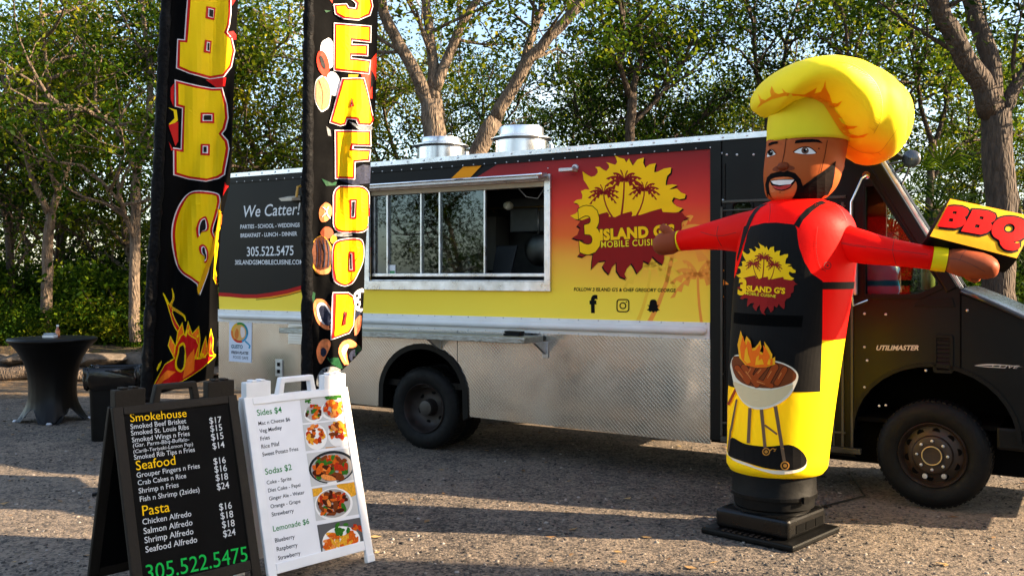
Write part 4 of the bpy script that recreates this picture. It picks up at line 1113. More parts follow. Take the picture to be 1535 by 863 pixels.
# windshield: raked glass between the pillars
mb = MB(); strip(mb, [(xt + .01, zt - .01), (xb + .012, zb_ + .006)], .10, CW - .07, .012); mb.v = [(x - .12 * max(0, min(1, (y - .1) / (CW - .2))), y, z) for x, y, z in mb.v]; mb.build('windshield', M_cabpane, truck)
dA = Vector((xb - xt, 0, zb_ - zt))
for t0, dx_ in ((-.012, 0), (CW - .06, -.12)):
    mb = MB(); strip(mb, [(xt + dx_, zt + .012), (xb + .01 + dx_, zb_ + .012)], t0, t0 + .10, .085); mb.build('windshield_pillar', M_black, truck, bevel=.012)
mb = MB(); strip(mb, [(xt + .03, zt - .005), (xb + .035, zb_ + .01)], .085, .10, .02); strip(mb, [(xt + .02, zt + .02), (xb + .03, zb_ + .02)], -.0135, -.002, .012); mb.build('pillar_trim', M_alud, truck)
# side panes and gasket
mb = MB(); slab(mb, [winq], .018, .024); pn = mb.build('cab_window', M_cabpane, truck)
c = Vector((sum(p[0] for p in winq) / 5, sum(p[1] for p in winq) / 5))
big = [tuple(c + (Vector(p) - c) * 1.07) for p in winq]; small = [tuple(c + (Vector(p) - c) * .965) for p in winq]
mb = MB(); slab(mb, [big, small], -.014, -.001); mb.build('frame', M_blackmatte, pn, bevel=.004)
mb = MB(); slab(mb, [dwin], .018, .024); pn = mb.build('door_window', M_cabpane, truck)
mb = MB(); q0, q1 = T(1096, 335), T(1130, 298); slab(mb, [rrect(q0[0], q0[1], q1[0], q1[1], .055), dwin], -.012, -.001); mb.build('frame', M_blackmatte, pn, bevel=.003)
# the far windows let the trees through (same openings in the far wall)
# sliding door with its rails and ribs
mb = MB(); x0, x1 = T(1083, 500)[0], T(1268, 600)[0]
M_seam = mat('dark grey trim', rgb(58, 56, 50), .4, .3, var=.3)  # trim strips a little lighter than the black door
for zz, th in ((2.28, .022), (2.215, .012)): mb.box(x0, x1, -.016, -.001, zz, zz + th)
for px_ in (1081, 1262, 1276): x = T(px_, 560)[0]; mb.box(x, x + .018, -.02, -.001, .4, 2.25)
x = T(1249, 560)[0]; mb.box(x, x + .012, -.01, -.001, .4, 2.2); mb.box(x0, T(1292, 690)[0], -.05, -.001, .36, .40); mb.box(x0, x1, -.02, -.001, .50, .515)
door = mb.build('sliding_door', M_seam, truck, bevel=.003)
for i in range(7):
    pass
mb = MB(); r_ = random.Random(4)
for px_, py_ in ((1328, 471), (1450, 465), (1480, 575), (1388, 555), (1318, 608), (1328, 607), (1082, 230), (1084, 300), (1082, 380), (1082, 470), (1083, 560), (1090, 232), (1300, 540), (1385, 620), (1296, 470), (1296, 520), (1296, 580), (1105, 232), (1130, 232), (1150, 300)):
    x, y = T(px_, py_); mb.lathe([(.010, -.001), (.009, -.008), (.002, -.010)], 8, (x, 0, y), axis='y')
mb.build('bolt_heads', M_alud, cab)
mb = MB(); x = T(1440, 500)[0]; mb.box(x - .005, x + .005, -.006, -.001, .98, zb_ - .03); mb.build('fender_seam', M_dark, cab)
# access panel and air vent
mb = MB(); a, b = T(1370, 459), T(1432, 446); mb.add([(a[0], -.001, a[1]), (b[0], -.001, a[1] + .0), (b[0] - .02, -.001, b[1]), (a[0] + .04, -.001, b[1]), (a[0], -.010, a[1]), (b[0], -.010, a[1]), (b[0] - .02, -.010, b[1]), (a[0] + .04, -.010, b[1])], [(4, 5, 6, 7), (0, 4, 7, 3), (1, 2, 6, 5), (2, 3, 7, 6), (0, 1, 5, 4)]); mb.build('access_panel', M_blackmatte, cab, bevel=.002)
mb = MB(); a, b = T(1399, 558), T(1429, 502); slab(mb, [rrect(a[0], a[1], b[0], b[1], .02), rrect(a[0] + .022, a[1] + .022, b[0] - .022, b[1] - .022, .008)], -.016, -.001)
for k in range(8): zz = a[1] + .03 + (b[1] - a[1] - .06) * k / 7; mb.add([(a[0] + .022, -.014, zz), (b[0] - .022, -.014, zz), (b[0] - .022, -.002, zz + .022), (a[0] + .022, -.002, zz + .022)], [(0, 1, 2, 3)], 0)
mb.open = True; mb.build('air_vent', M_blackmatte, cab)
# badges
D = Decal(Tmap(0.0), base=.003); M_badge = mat('badge grey', (.45, .45, .44, 1), .5, .3)
D.text('UTILIMASTER', T(1314, 524.5), T(1377, 524.5), M_badge, 0, bold=.03, shear=.35)
def z8(x, y): return T(1235 + x / 2.538, 440 + y / 2.538)
D.new(); D.shape([z8(x, y) for x, y in spline([(572, 273), (620, 267), (690, 270), (757, 278), (700, 274), (620, 272)], 3)], M_badge, 0)
D.shape([z8(x, y) for x, y in spline([(572, 274), (620, 276), (680, 280), (690, 283), (620, 279)], 3)], M_badge, 0)
D.text('COVE', z8(640, 280), z8(745, 285), M_badge, 0, shear=.4, tall=.5)
D.done('lettering', cab)
# grab rails
def P3(px_, py_, t): x, y = T(px_, py_, t); return (x, t, y)
mb = MB(); mb.tube([P3(1299, 263, -.01), P3(1297, 264, -.09), P3(1292, 268, -.10), P3(1276, 303, -.10), P3(1275, 360, -.10), P3(1275, 425, -.10), P3(1279, 458, -.10), P3(1300, 450, -.02)], .0095, 10)
mb.lathe([(.03, -.002), (.03, -.014)], 10, (T(1299, 263)[0], 0, T(1299, 263)[1]), axis='y'); pass
mb.build('grab_rail', M_chrome, cab, auto=R(50))
mb = MB(); a = P3(1281, 418, -.06); mb.box(a[0] - .02, a[0] + .02, -.09, -.03, a[2] - .12, a[2] + .12); mb.build('door_handle', M_alud, cab, bevel=.01)
# round mirror on the far side of the windshield
c = P3(1366, 238, 1.5); mb = MB(); mb.lathe([(.0, -.03), (.05, -.026), (.072, -.012), (.078, .0), (.074, .03), (.04, .05), (.0, .052)], 24, c, axis='y')
for q in ((1338, 262), (1352, 276), (1330, 246)): e = P3(*q, 1.5); mb.tube([(c[0], c[1] + .01, c[2]), ((c[0] + e[0]) / 2, c[1] + .05, (c[2] + e[2]) / 2), e], .010, 6)
mb.build('mirror', mat('mirror back', (.12, .12, .125, 1), .3, .8, var=.3, vscale=20), truck, auto=R(40))
# front bumper, step and arch lip
mb = MB(); a = T(1493, 660)[0]; mb.box(a, nose + .18, .03, CW - .03, .47, .63); mb.build('bumper', M_blackmatte, truck, bevel=.02)
mb = MB(); o1 = arch(HF, .575, .40); i1 = arch(HF, .545, .40); slab(mb, [o1 + i1[::-1]], -.016, .06); mb.build('wheel_arch', M_blackmatte, truck)
mb = MB(); L1 = arch(HF, .555, .40); m = len(L1); mb.add([(x, .02, y) for x, y in L1] + [(x, .7, y) for x, y in L1], [(i, i + 1, m + i + 1, m + i) for i in range(m - 1)] + [tuple(range(m, 2 * m))]); mb.build('arch_liner', M_dark, truck)
# seat and wheel inside
mb = MB(); mb.box(.75, 1.2, .45, .95, .95, 1.2); mb.box(.68, .82, .45, .95, 1.2, 1.85); mb.build('driver_seat', M_dark, truck, bevel=.03)
mb = MB(); cc = Vector((1.55, .7, 1.5)); mb.tube([cc + Vector((.08 * math.sin(a) , .2 * math.cos(a), .19 * math.sin(a))) for a in [2 * math.pi * k / 24 for k in range(24)]], .014, 6, closed=True); mb.tube([cc, cc + Vector((.25, 0, -.35))], .03, 6); mb.build('steering_wheel', M_dark, truck, smooth=True)

# ------------------------------------------------------------------ small things on and in the truck
def world_of(s, t, z): return TO + TU * s + TV * t + Vector((0, 0, z))
s_ = T(770, 493, -.15)[0]
b = thing('wallet', 'small black folded wallet lying on the metal counter shelf', 'wallet', world_of(s_, -.15, zc), TA)
mb = MB(); mb.box(-.085, .085, -.045, .045, .0, .022); mb.build('lower_flap', M_blackmatte, b, bevel=.008); mb = MB(); mb.box(-.08, .088, -.04, .05, .0225, .042, 0, Matrix.Rotation(.02, 4, 'Y')); mb.build('upper_flap', M_blackmatte, b, bevel=.008)
xx = T(708, 400, .35)[0]
b = thing('payment_terminal', 'grey payment terminal with white keys inside the serving window', 'terminal', world_of(xx, .35, wz0 + .02), TA)
mb = MB(); mb.add([(-.22, -.1, 0), (.08, -.1, 0), (.08, .1, 0), (-.22, .1, 0), (-.14, -.1, .07), (.06, -.1, .30), (.06, .1, .30), (-.14, .1, .07)], [(0, 3, 2, 1), (4, 5, 6, 7), (0, 1, 5, 4), (1, 2, 6, 5), (2, 3, 7, 6), (3, 0, 4, 7)]); mb.build('housing', mat('slate plastic', rgb(70, 74, 80), .5), b, bevel=.008)
mb = MB()
for k in range(4): mb.box(.015, .04, -.105, -.1, .05 + k * .05, .08 + k * .05)
mb.build('keys', M_inkw, b, bevel=.003)
xx = T(752, 400, .5)[0]
b = thing('menu_screen', 'dark grey tilted screen standing at the open end of the serving window', 'screen', world_of(xx, .5, wz0 + .02), TA)
mb = MB(); mb.add([(-.12, 0, 0), (.09, 0, 0), (.14, .06, .33), (-.1, .06, .33), (-.12, .03, 0), (.09, .03, 0), (.14, .09, .33), (-.1, .09, .33)], [(0, 1, 2, 3), (4, 7, 6, 5), (0, 4, 5, 1), (1, 5, 6, 2), (2, 6, 7, 3), (3, 7, 4, 0)]); mb.build('panel', mat('screen grey', rgb(36, 37, 40), .5), b, bevel=.004); mb = MB(); mb.box(-.06, .06, .035, .16, .0, .02); mb.build('foot', M_blackmatte, b, bevel=.004)
xx = T(800, 380, .9)[0]
b = thing('steel_pan', 'big steel pan hanging upright in the kitchen at the right of the window', 'pan', world_of(xx, 1.0, wz0 + .32), TA)
mb = MB(); mb.lathe([(.0, -.04), (.11, -.04), (.155, -.02), (.17, .02), (.165, .02), (.105, -.02), (0, -.02)], 32, axis='y'); mb.build('bowl', mat('pan steel', (.22, .21, .20, 1), .35, 1, var=.3), b, auto=R(40)); mb = MB(); mb.tube([(0, 0, .16), (.0, -.01, .40)], .014, 8); mb.build('handle', M_alud, b, smooth=True)
b = thing('pan_rack', 'thin steel rail across the kitchen above the steel pan', 'rack', world_of(xx - .15, 1.0, wz0 + .76), TA); mb = MB(); mb.tube([(-.45, 0, 0), (.45, 0, 0)], .01, 8)
for k in (-.4, .15, .4): mb.tube([(k, 0, 0), (k, 0, -.03), (k + .02, 0, -.04)], .006, 6)
mb.build('rail', mat('brass rail', rgb(150, 125, 80), .4, .8), b, smooth=True)
for px_, w_, h_, lab in ((603, .42, .22, 'pale box standing on the kitchen counter behind the left window pane'), (648, .5, .2, 'wide grey tub on the kitchen counter behind the narrow window pane')):
    xx = T(px_, 405, .8)[0]; b = thing('storage_box', lab, 'box', world_of(xx, .9, wz0 - .02), TA)
    mb = MB(); mb.box(-w_ / 2, w_ / 2, -.15, .15, 0, h_); mb.build('tub', mat('tub plastic', rgb(96, 93, 88), .6), b, bevel=.02); mb = MB(); mb.box(-w_ / 2 - .01, w_ / 2 + .01, -.16, .16, h_ + .001, h_ + .025); mb.build('lid', mat('lid plastic', rgb(170, 168, 160), .5), b, bevel=.008)
# blue bag behind the cab window
q = T(1322, 430, .20); b = thing('blue_bag', 'crumpled bright blue bag seen through the cab side window', 'bag', world_of(q[0], .20, q[1] - .10), TA)
r_ = random.Random(6); mb = MB(); rs = []
for z, rx in ((0, .10), (.08, .13), (.17, .12), (.25, .13), (.30, .09)):
    rs.append([Vector((rx * math.cos(a) * (1 + r_.uniform(-.14, .14)), rx * .8 * math.sin(a) * (1 + r_.uniform(-.14, .14)), z + r_.uniform(-.015, .015))) for a in [2 * math.pi * k / 16 for k in range(16)]])
mb.rings(rs); mb.build('sack', mat('blue plastic', rgb(30, 150, 250), .3), b, smooth=True); mb = MB(); mb.lathe([(.03, .30), (.05, .34), (.06, .36), (.02, .35)], 10); mb.build('gathered_neck', mat('blue plastic neck', rgb(50, 130, 210), .3), b, smooth=True)
q = T(1391, 410, .2); b = thing('yellow_bottle', 'pale yellow bottle standing on the dash inside the cab', 'bottle', world_of(q[0], .2, q[1] - .12), TA); mb = MB(); mb.lathe([(.045, 0), (.05, .01), (.05, .18), (.03, .24), (.02, .25), (.02, .28)], 16); mb.build('flask', mat('pale yellow plastic', rgb(210, 195, 110), .4), b, auto=R(40)); mb = MB(); mb.lathe([(.024, .281), (.024, .31), (.018, .315)], 12); mb.build('cap', M_blackmatte, b)
b = thing('dashboard', 'black dashboard shelf across the cab below the windshield', 'dashboard', world_of(1.5, 1.1, 1.35), TA); mb = MB(); mb.box(-.1, .30, -.95, .30, -.12, .02); o_ = mb.build('shelf', M_dark, b, bevel=.03)
# ------------------------------------------------------------------ inflatable chef
def cloth(name, c, tr=.38, rough=.5):
    return mat(name, c, rough, 0, var=.05, vscale=3, bump=.16, bscale=8, trans=tr, spec=.15)
M_cy = cloth('inflatable yellow', rgb(255, 232, 24), .3); M_cr = cloth('inflatable red', rgb(236, 20, 12)); M_ck = cloth('inflatable black', rgb(8, 6, 6), 0, .6)
M_skin = cloth('inflatable brown', rgb(184, 92, 42), .18); M_hand = cloth('inflatable hand brown', rgb(150, 72, 42), .12); M_bord = cloth('inflatable orange', rgb(250, 176, 22), .15)
M_face = cloth('printed face brown', rgb(160, 78, 38), .1); M_faced = cloth('printed nose brown', rgb(122, 58, 32), .1)
YC = 6.30
def CX_(px): return (px - CX) / FPX * YC
def CZ_(py): return EYE - (py - HY) / FPX * YC
chef = thing('inflatable_chef', 'giant inflatable chef with yellow puffy hat, red shirt and black apron', 'inflatable figure', (CX_(1158), YC, 0))
TK = [(CZ_(703), CX_(1163.5), .300), (CZ_(696), CX_(1164), .322), (CZ_(670), CX_(1166), .328), (CZ_(600), CX_(1171), .345), (CZ_(505), CX_(1180), .365), (CZ_(430), CX_(1188), .380), (CZ_(370), CX_(1194), .382), (CZ_(338), CX_(1196), .362), (CZ_(318), CX_(1196), .310), (CZ_(306), CX_(1196), .235), (CZ_(300), CX_(1196), .16)]
def tc_(z): return interp(TK, z)
def torso_pt(th, z, lift=0.0):
    cx, r = tc_(z); return Vector((cx + (r + lift) * math.cos(th), YC + (r * .96 + lift) * math.sin(th), z))
zb0, zt0, zm = TK[0][0], TK[-1][0], CZ_(505)
zs = [zb0 + (zm - zb0) * k / 24 for k in range(25)] + [zm + (zt0 - zm) * k / 34 for k in range(1, 35)]
N = 64; mb = MB()
rows = [[torso_pt(2 * math.pi * k / N, z) for k in range(N)] for z in zs]
low = [[Vector((CX_(1162) + (p.x - CX_(1162)) * f, YC + (p.y - YC) * f, zb0 - dz)) for p in rows[0]] for f, dz in ((.86, .012),)]
mb.rings(low + rows[:25], 0, cap=False); mb.rings(rows[24:], 1, cap=False)
k_ = len(mb.v); top = rows[-1]; mb.add(top, [tuple(range(N))], 1)
torso = mb.build('torso', [M_cy, M_cr], chef, world=True, smooth=True)
# arms
def arm(pts, rad, name):
    mb = MB(); q = []; rr = []
    for i in range(len(pts) - 1):
        for k in range(4):
            t = k / 4; q.append(pts[i] * (1 - t) + pts[i + 1] * t); rr.append(rad[i] * (1 - t) + rad[i + 1] * t)
    q.append(pts[-1]); rr.append(rad[-1])
    q = [sum((q[max(0, min(len(q) - 1, i + j))] for j in (-2, -1, 0, 1, 2)), Vector()) / 5 if 1 < i < len(q) - 2 else q[i] for i in range(len(q))]
    mb.tube(q, rr, 28); return mb.build(name, M_cr, chef, world=True, smooth=True)
la = arm([PX(1150, 345, 6.3), PX(1112, 349, 6.48), PX(1082, 351, 6.62), PX(1050, 356, 6.72), PX(1019, 361, 6.80)], [.15, .135, .108, .086, .072], 'arm')
ra_ = arm([PX(1228, 352, 6.2), PX(1266, 364, 6.08), PX(1300, 372, 6.0), PX(1335, 378, 5.93), PX(1370, 383, 5.88), PX(1398, 387, 5.85)], [.14, .115, .103, .085, .076, .071], 'arm')
ld = (PX(1019, 361, 6.80) - PX(1050, 356, 6.72)).normalized(); rd = (PX(1398, 387, 5.85) - PX(1335, 378, 5.93)).normalized()
mb = MB(); p = PX(1020, 361, 6.80); mb.tube([p - ld * .002, p + ld * .012], [.0745, .0745], 28); mb.build('cuff', M_cy, la, world=True, smooth=True, auto=R(40))
mb = MB(); p = PX(1397, 387, 5.85); mb.tube([p, p + rd * .035, p + rd * .082], [.0735, .075, .0735], 28); mb.build('cuff', M_cy, ra_, world=True, smooth=True, auto=R(40))
def mitten(p, d, up, L, w, h, thumb, parent, name='hand'):
    """inflated hand: palm swelling from the cuff, four short finger lobes with grooves between them, thumb leaving the side"""
    d = d.normalized(); s = d.cross(up).normalized(); u = s.cross(d)
    rs = []
    for t, fw, fh, du in ((0, .80, .80, 0), (.10, .92, .95, 0), (.28, 1.08, 1.10, .0), (.48, 1.12, 1.08, -.02), (.66, 1.12, 1.05, -.04), (.82, 1.06, .92, -.08), (.93, .88, .70, -.12), (.985, .55, .42, -.14), (1.0, .15, .12, -.15)):
        ring = []
        for k in range(36):
            a = 2 * math.pi * k / 36; g = 1.0
            if t > .45: g = 1 - .09 * min(1, (t - .45) / .3) * max(0, math.cos(4 * math.pi * math.cos(a) * .98)) * (abs(math.sin(a)) ** .5)
            ring.append(p + d * L * t + s * (w * fw * math.cos(a)) + u * (h * fh * math.sin(a) * g + du * h))
        rs.append(ring)
    mb = MB(); mb.rings(rs); o = mb.build(name, M_hand, parent, world=True, smooth=True)
    mb = MB(); b = p + d * L * thumb[0] + u * h * thumb[1] + s * w * thumb[2]
    e = (d * thumb[3] + u * thumb[4] + s * thumb[5]).normalized(); l = thumb[6]
    mb.tube([b - e * .03, b, b + e * l * .5, b + (e + d * .25).normalized() * l * .85, b + (e + d * .4).normalized() * l], [.035, .037, .034, .028, .006], 16); mb.build('thumb', M_hand, o, world=True, smooth=True)
    return o
lh = mitten(PX(1019, 361, 6.80) + ld * .01, ld, Vector((0, 0, 1)), .185, .075, .078, (.30, .7, -.2, .45, 1, -.3, .09), la)
rh = mitten(PX(1397, 387, 5.85) + rd * .08, rd, Vector((0, 0, 1)), .295, .085, .078, (.42, -.6, -.5, .8, -.55, -.3, .10), ra_)
# head
HK = [(CZ_(306), CX_(1192), .08), (CZ_(300), CX_(1194), .165), (CZ_(292), CX_(1196), .205), (CZ_(279), CX_(1200), .233), (CZ_(259), CX_(1203), .250), (CZ_(223), CX_(1208.5), .258), (CZ_(200), CX_(1210), .256)]
mb = MB(); hz = [HK[0][0] + (HK[-1][0] - HK[0][0]) * k / 24 for k in range(25)]
rows = []
for z in hz:
    cx, r = interp(HK, z); rows.append([Vector((cx + r * math.cos(t), YC + r * .98 * math.sin(t), z)) for t in [2 * math.pi * k / 56 for k in range(56)]])
mb.rings(rows); head = mb.build('head', M_skin, chef, world=True, smooth=True)
# hat: band and puff
BK = [(CZ_(214), CX_(1210.5), .262), (CZ_(190), CX_(1211), .262), (CZ_(160), CX_(1213), .252), (CZ_(135), CX_(1216), .235)]
mb = MB(); rows = []
for k in range(14):
    z = BK[0][0] + (BK[-1][0] - BK[0][0]) * k / 13; cx, r = interp(BK, z); rows.append([Vector((cx + r * math.cos(t), YC + r * math.sin(t), z)) for t in [2 * math.pi * j / 56 for j in range(56)]])
mb.rings(rows)
PK = [(1130, 150, 156, .04, 0), (1134, 136, 163, .17, 0), (1142, 124, 168, .27, -.02), (1156, 113, 174, .36, -.03), (1175, 104, 163, .43, -.04), (1198, 98, 158, .47, -.04), (1225, 94, 168, .49, -.03), (1250, 93, 194, .49, .0), (1272, 94, 220, .47, .02), (1292, 99, 232, .44, .05), (1308, 105, 240, .43, .06), (1324, 114, 241, .40, .07), (1338, 126, 236, .33, .08), (1349, 142, 224, .22, .09), (1354, 165, 200, .08, .09)]
rows = []
for k in range(53):
    x = 1130 + (1354 - 1130) * k / 52; ty, by, dh, dy = interp(PK, x)
    zc_, hz_ = (CZ_(ty) + CZ_(by)) / 2, (CZ_(ty) - CZ_(by)) / 2; ring = []
    for j in range(48):
        t = 2 * math.pi * j / 48; c, s = math.cos(t), math.sin(t)
        ring.append(Vector((CX_(x), YC + dy + dh * math.copysign(abs(c) ** .85, c), zc_ + hz_ * math.copysign(abs(s) ** .9, s))))
    rows.append(ring)
# pinched seam with pulled wrinkles along the big arc
mb.rings(rows)
mb2 = MB(); cx, cz = CX_(1317), CZ_(179); rows = []
for k in range(25):
    ph = math.pi * (k / 24 - .5); ring = []
    for j in range(48):
        t = 2 * math.pi * j / 48; lx, lz = math.cos(ph) * math.cos(t), math.sin(ph)
        w = 1 + .012 * math.sin(26 * ph) * max(0, -math.cos(t))
        X = lx * CX_(767.5 + 50) * w; Z = lz * CX_(767.5 + 66) * w; a = -.10
        ring.append(Vector((cx + X * math.cos(a) - Z * math.sin(a), YC + .10 + math.cos(ph) * math.sin(t) * .40, cz + X * math.sin(a) + Z * math.cos(a))))
    rows.append(ring)
mb.rings(rows)
hat = mb.build('hat', cloth('hat nylon', rgb(255, 238, 48), .2), chef, world=True, smooth=True)

M_seam1 = mat('seam thread', rgb(60, 20, 14), .6)
# --- prints on the torso: apron (angle, height), logo, grill
bt = bvh_of([torso])
def hit(px, py):
    p, n, i, d = bt.ray_cast(Vector((0, 0, EYE)), ray(px, py).normalized()); return p
def thz(px, py):
    p = hit(px, py)
    if p is None: return None
    cx, r = tc_(p.z); return (math.atan2(p.y - YC, p.x - cx), p.z)
def a2(x, y): return (970 + x / 4.109, 290 + y / 4.109)
def a3(x, y): return (1040 + x / 3.596, 480 + y / 3.596)
def tmap(th, z, lift): return torso_pt(th / 1.0, z, lift)
right = [a2(835, 178), a2(915, 192), a2(928, 225), a2(930, 265), a2(940, 330), a2(970, 420), a2(1010, 490), a2(1078, 540), a2(1076, 700), a2(1074, 860), a3(682, 240), a3(677, 383)]
rt = [thz(*p) for p in right]; thf = thz(*a2(752, 260))[0]
rt[0] = (thf + .12, rt[0][1])
left_ = [(2 * thf - t, z) for t, z in rt][::-1]
D = Decal(tmap, step=.0016, base=.002, cell=.07)
D.shape([rt + left_], M_ck, 0)
# strap round the waist at the back
zA, zB = thz(*a2(1082, 545))[1], thz(*a2(1082, 590))[1]
t0 = rt[7][0] - .02; t1 = 2 * thf - t0 + 2 * math.pi
D.shape([[(t0, zA), (t1, zA), (t1, zB), (t0, zB)]], M_ck, 1)
zA, zB = thz(1150, 470)[1], thz(1150, 487)[1]; tw = thz(1203, 480)[0]
D.shape([[(2 * thf - tw, zA), (tw, zA - .01), (tw, zB - .01), (2 * thf - tw, zB)]], mat('belt black', rgb(3, 3, 3), .8, spec=.05), 1)
D.done('apron', chef, world=True)
PT = projector(bt)
D = Decal(PT, step=.0016, base=.004, cell=12)
D.shape([[a2(x, y) for x, y in ((905, 192), (935, 214), (960, 165), (1020, 108), (1062, 78), (1105, 62), (1075, 47), (1040, 58), (985, 95), (940, 140))]], M_ck, 0)
D.shape([[a2(x, y) for x, y in ((640, 188), (612, 200), (632, 150), (665, 100), (700, 72), (735, 56), (748, 62), (700, 92), (668, 130))]], M_ck, 0)
D.shape([[a2(x, y) for x, y in ((600, 205), (640, 186), (600, 300), (560, 420), (556, 400))]], M_ck, 0)
D.done('apron_strap', chef, world=True)
def alogo(x, y):
    X = 555 + .506 * (x - 62); Y = 303 + .572 * (y - 48) + .13 * (555 + .506 * (x - 62) - 680); return a2(X, Y)
D = Decal(PT, step=.0016, base=.006, cell=10)
put_logo(D, alogo, 1, shadow=False, layer=1)
D.text('3', a2(572, 618), a2(610, 622), M_sun, 4, flip=True, bold=.05, tall=1.25)
D.text("ISLAND G'S", a2(612, 600), a2(848, 616), M_sun, 4, flip=True, bold=.045)
D.text('MOBILE CUISINE', a2(612, 622), a2(795, 641), M_yell, 4, flip=True, bold=.01)
D.done('apron_logo', chef, world=True)
# grill picture
g_bowl = mat('print cream', rgb(222, 196, 150), .5); g_rimw = mat('print pale cream', rgb(235, 222, 196), .5); g_in = mat('print brown', rgb(120, 58, 24), .5); g_dk = mat('print dark brown', rgb(70, 28, 12), .5); g_sa = mat('print sausage', rgb(158, 66, 20), .45); g_hl = mat('print sausage light', rgb(205, 120, 60), .45)
g_leg = mat('print leg', rgb(112, 88, 66), .5); g_fl = mat('print flame', rgb(246, 108, 16), .45); g_flo = mat('print flame edge', rgb(252, 172, 24), .45); g_wh = mat('print wheel', rgb(190, 128, 50), .5); g_rd = mat('print tongs', rgb(170, 66, 30), .5)
D = Decal(PT, step=.0014, base=.005, cell=12)
A3 = lambda P: [a3(x, y) for x, y in P]
D.shape(A3(spline([(183, 706), (200, 735), (300, 772), (350, 792), (440, 806), (540, 800), (600, 762), (608, 745), (600, 790), (560, 815), (480, 826), (400, 818), (300, 785), (215, 752)], 3)), g_rimw, 1)
D.shape(A3(spline([(190, 712), (200, 660), (212, 630), (260, 655), (300, 668), (400, 678), (510, 668), (570, 695), (604, 740), (598, 778), (555, 800), (480, 806), (380, 792), (280, 762), (205, 735)], 3)), M_ck, 2)
for p, q, w0, w1 in (((237, 425), (207, 590), 9, 12), ((206, 585), (192, 705), 10, 11), ((307, 470), (298, 660), 18, 18), ((367, 478), (386, 685), 18, 17), ((440, 460), (488, 765), 20, 17)):
    D.shape(A3(line(p, q, w0, w1)), g_leg, 3)
D.shape(A3(line((384, 562), (450, 612), 10)), g_leg, 3); D.shape(A3(line((252, 330), (192, 455), 14)), g_rd, 3)
for x, y, r in ((392, 705, 21), (490, 780, 24)):
    D.shape([A3(circ(x, y, r)), A3(circ(x, y, r * .72))], g_wh, 4); D.shape(A3(circ(x, y, r * .42)), g_wh, 4)
D.shape(A3(stroke(spline([(412, 700), (425, 688), (440, 695), (432, 704), (450, 690), (470, 684), (485, 690)], 3, False), 5)), g_wh, 4)
bowl = spline([(207, 235), (208, 262), (224, 340), (245, 400), (282, 450), (330, 476), (390, 475), (452, 452), (510, 410), (545, 352), (561, 302), (545, 265), (500, 236), (440, 216), (330, 196), (252, 184), (222, 196)], 3)
D.shape(A3(bowl), g_rimw, 5)
D.shape(A3(spline([(222, 330), (245, 392), (282, 440), (332, 464), (388, 463), (448, 440), (500, 400), (536, 348), (500, 352), (430, 372), (350, 372), (280, 352)], 3)), g_bowl, 6)
D.shape(A3(spline([(216, 238), (222, 205), (250, 192), (440, 224), (496, 242), (532, 265), (550, 292), (540, 322), (500, 346), (430, 363), (350, 360), (280, 342), (236, 305)], 3)), g_in, 7)
for a, b, w in (((245, 255), (300, 330), 34), ((280, 250), (345, 345), 36), ((330, 245), (300, 300), 36), ((385, 250), (345, 300), 38), ((440, 250), (395, 335), 44), ((490, 262), (450, 335), 36), ((330, 320), (420, 350), 30)):
    for ww, m, l in ((w, g_dk, 8), (w * .8, g_sa, 9)):
        a_, b_ = Vector(a), Vector(b); d = (b_ - a_).normalized(); n = Vector((-d.y, d.x)); P = []
        for k in range(9): t = math.pi * k / 8; P.append(tuple(b_ + (d * math.sin(t) + n * math.cos(t)) * ww / 2))
        for k in range(9): t = math.pi * k / 8; P.append(tuple(a_ + (-d * math.sin(t) - n * math.cos(t)) * ww / 2))
        D.shape(A3(P), m, l)
    d = (Vector(b) - Vector(a)); D.shape(A3(line(tuple(Vector(a) + d * .25 + Vector((-w * .18, 0))), tuple(Vector(a) + d * .7 + Vector((-w * .18, 0))), 6, 3)), g_hl, 10)
FL = [(266, 55), (278, 95), (286, 118), (296, 84), (316, 110), (322, 150), (340, 145), (355, 125), (366, 108), (372, 140), (365, 165), (380, 176), (390, 150), (386, 112), (408, 145), (426, 180), (424, 205), (441, 194), (441, 235), (400, 250), (350, 254), (290, 240), (258, 200), (250, 130)]
D.shape(A3(FL), g_flo, 11); D.shape([A3([(345 + (x - 345) * .86, 190 + (y - 190) * .86 + 8) for x, y in FL])], g_fl, 12)
for P in ([(285, 215), (290, 160), (300, 140), (305, 180), (318, 225), (300, 232)], [(340, 240), (345, 200), (360, 185), (358, 215), (375, 205), (385, 235)], [(400, 235), (410, 205), (420, 215), (415, 238)]): D.shape(A3(P), g_flo, 13)
D.done('grill_print', chef, world=True)
# sewn seams and valve
D = Decal(PT, step=.001, base=.003, cell=14); sm = M_seam1
D.shape([a2(x, y) for x, y in stroke(spline([(757, 60), (760, 110), (752, 176)], 4, False), 2.2)], sm, 0)
D.shape([a2(x, y) for x, y in stroke(spline([(1165, 70), (1200, 110), (1230, 170)], 4, False), 2.2)], sm, 0)
D.shape([a2(x, y) for x, y in stroke(spline([(1050, 205), (1040, 330), (1060, 440), (1100, 480)], 4, False), 2.0)], sm, 0)
rw = random.Random(8); arc_ = spline([(1048, 215), (1042, 270), (1046, 340), (1060, 430), (1085, 470)], 5, False); rs_ = mat('pucker shade red', rgb(176, 12, 8), .6, spec=.1)  # darker red strokes paint the shade in the puckers
D.new()
for i_, (x, y) in enumerate(arc_):
    for s_ in (-1, 1): L_ = rw.uniform(12, 34); D.shape([a2(*p) for p in line((x, y), (x + s_ * L_, y + rw.uniform(-9, 6)), 2.6, .5)], rs_, 0)
arc_ = spline([(1040, 66), (1110, 88), (1165, 118), (1212, 160)], 5, False)
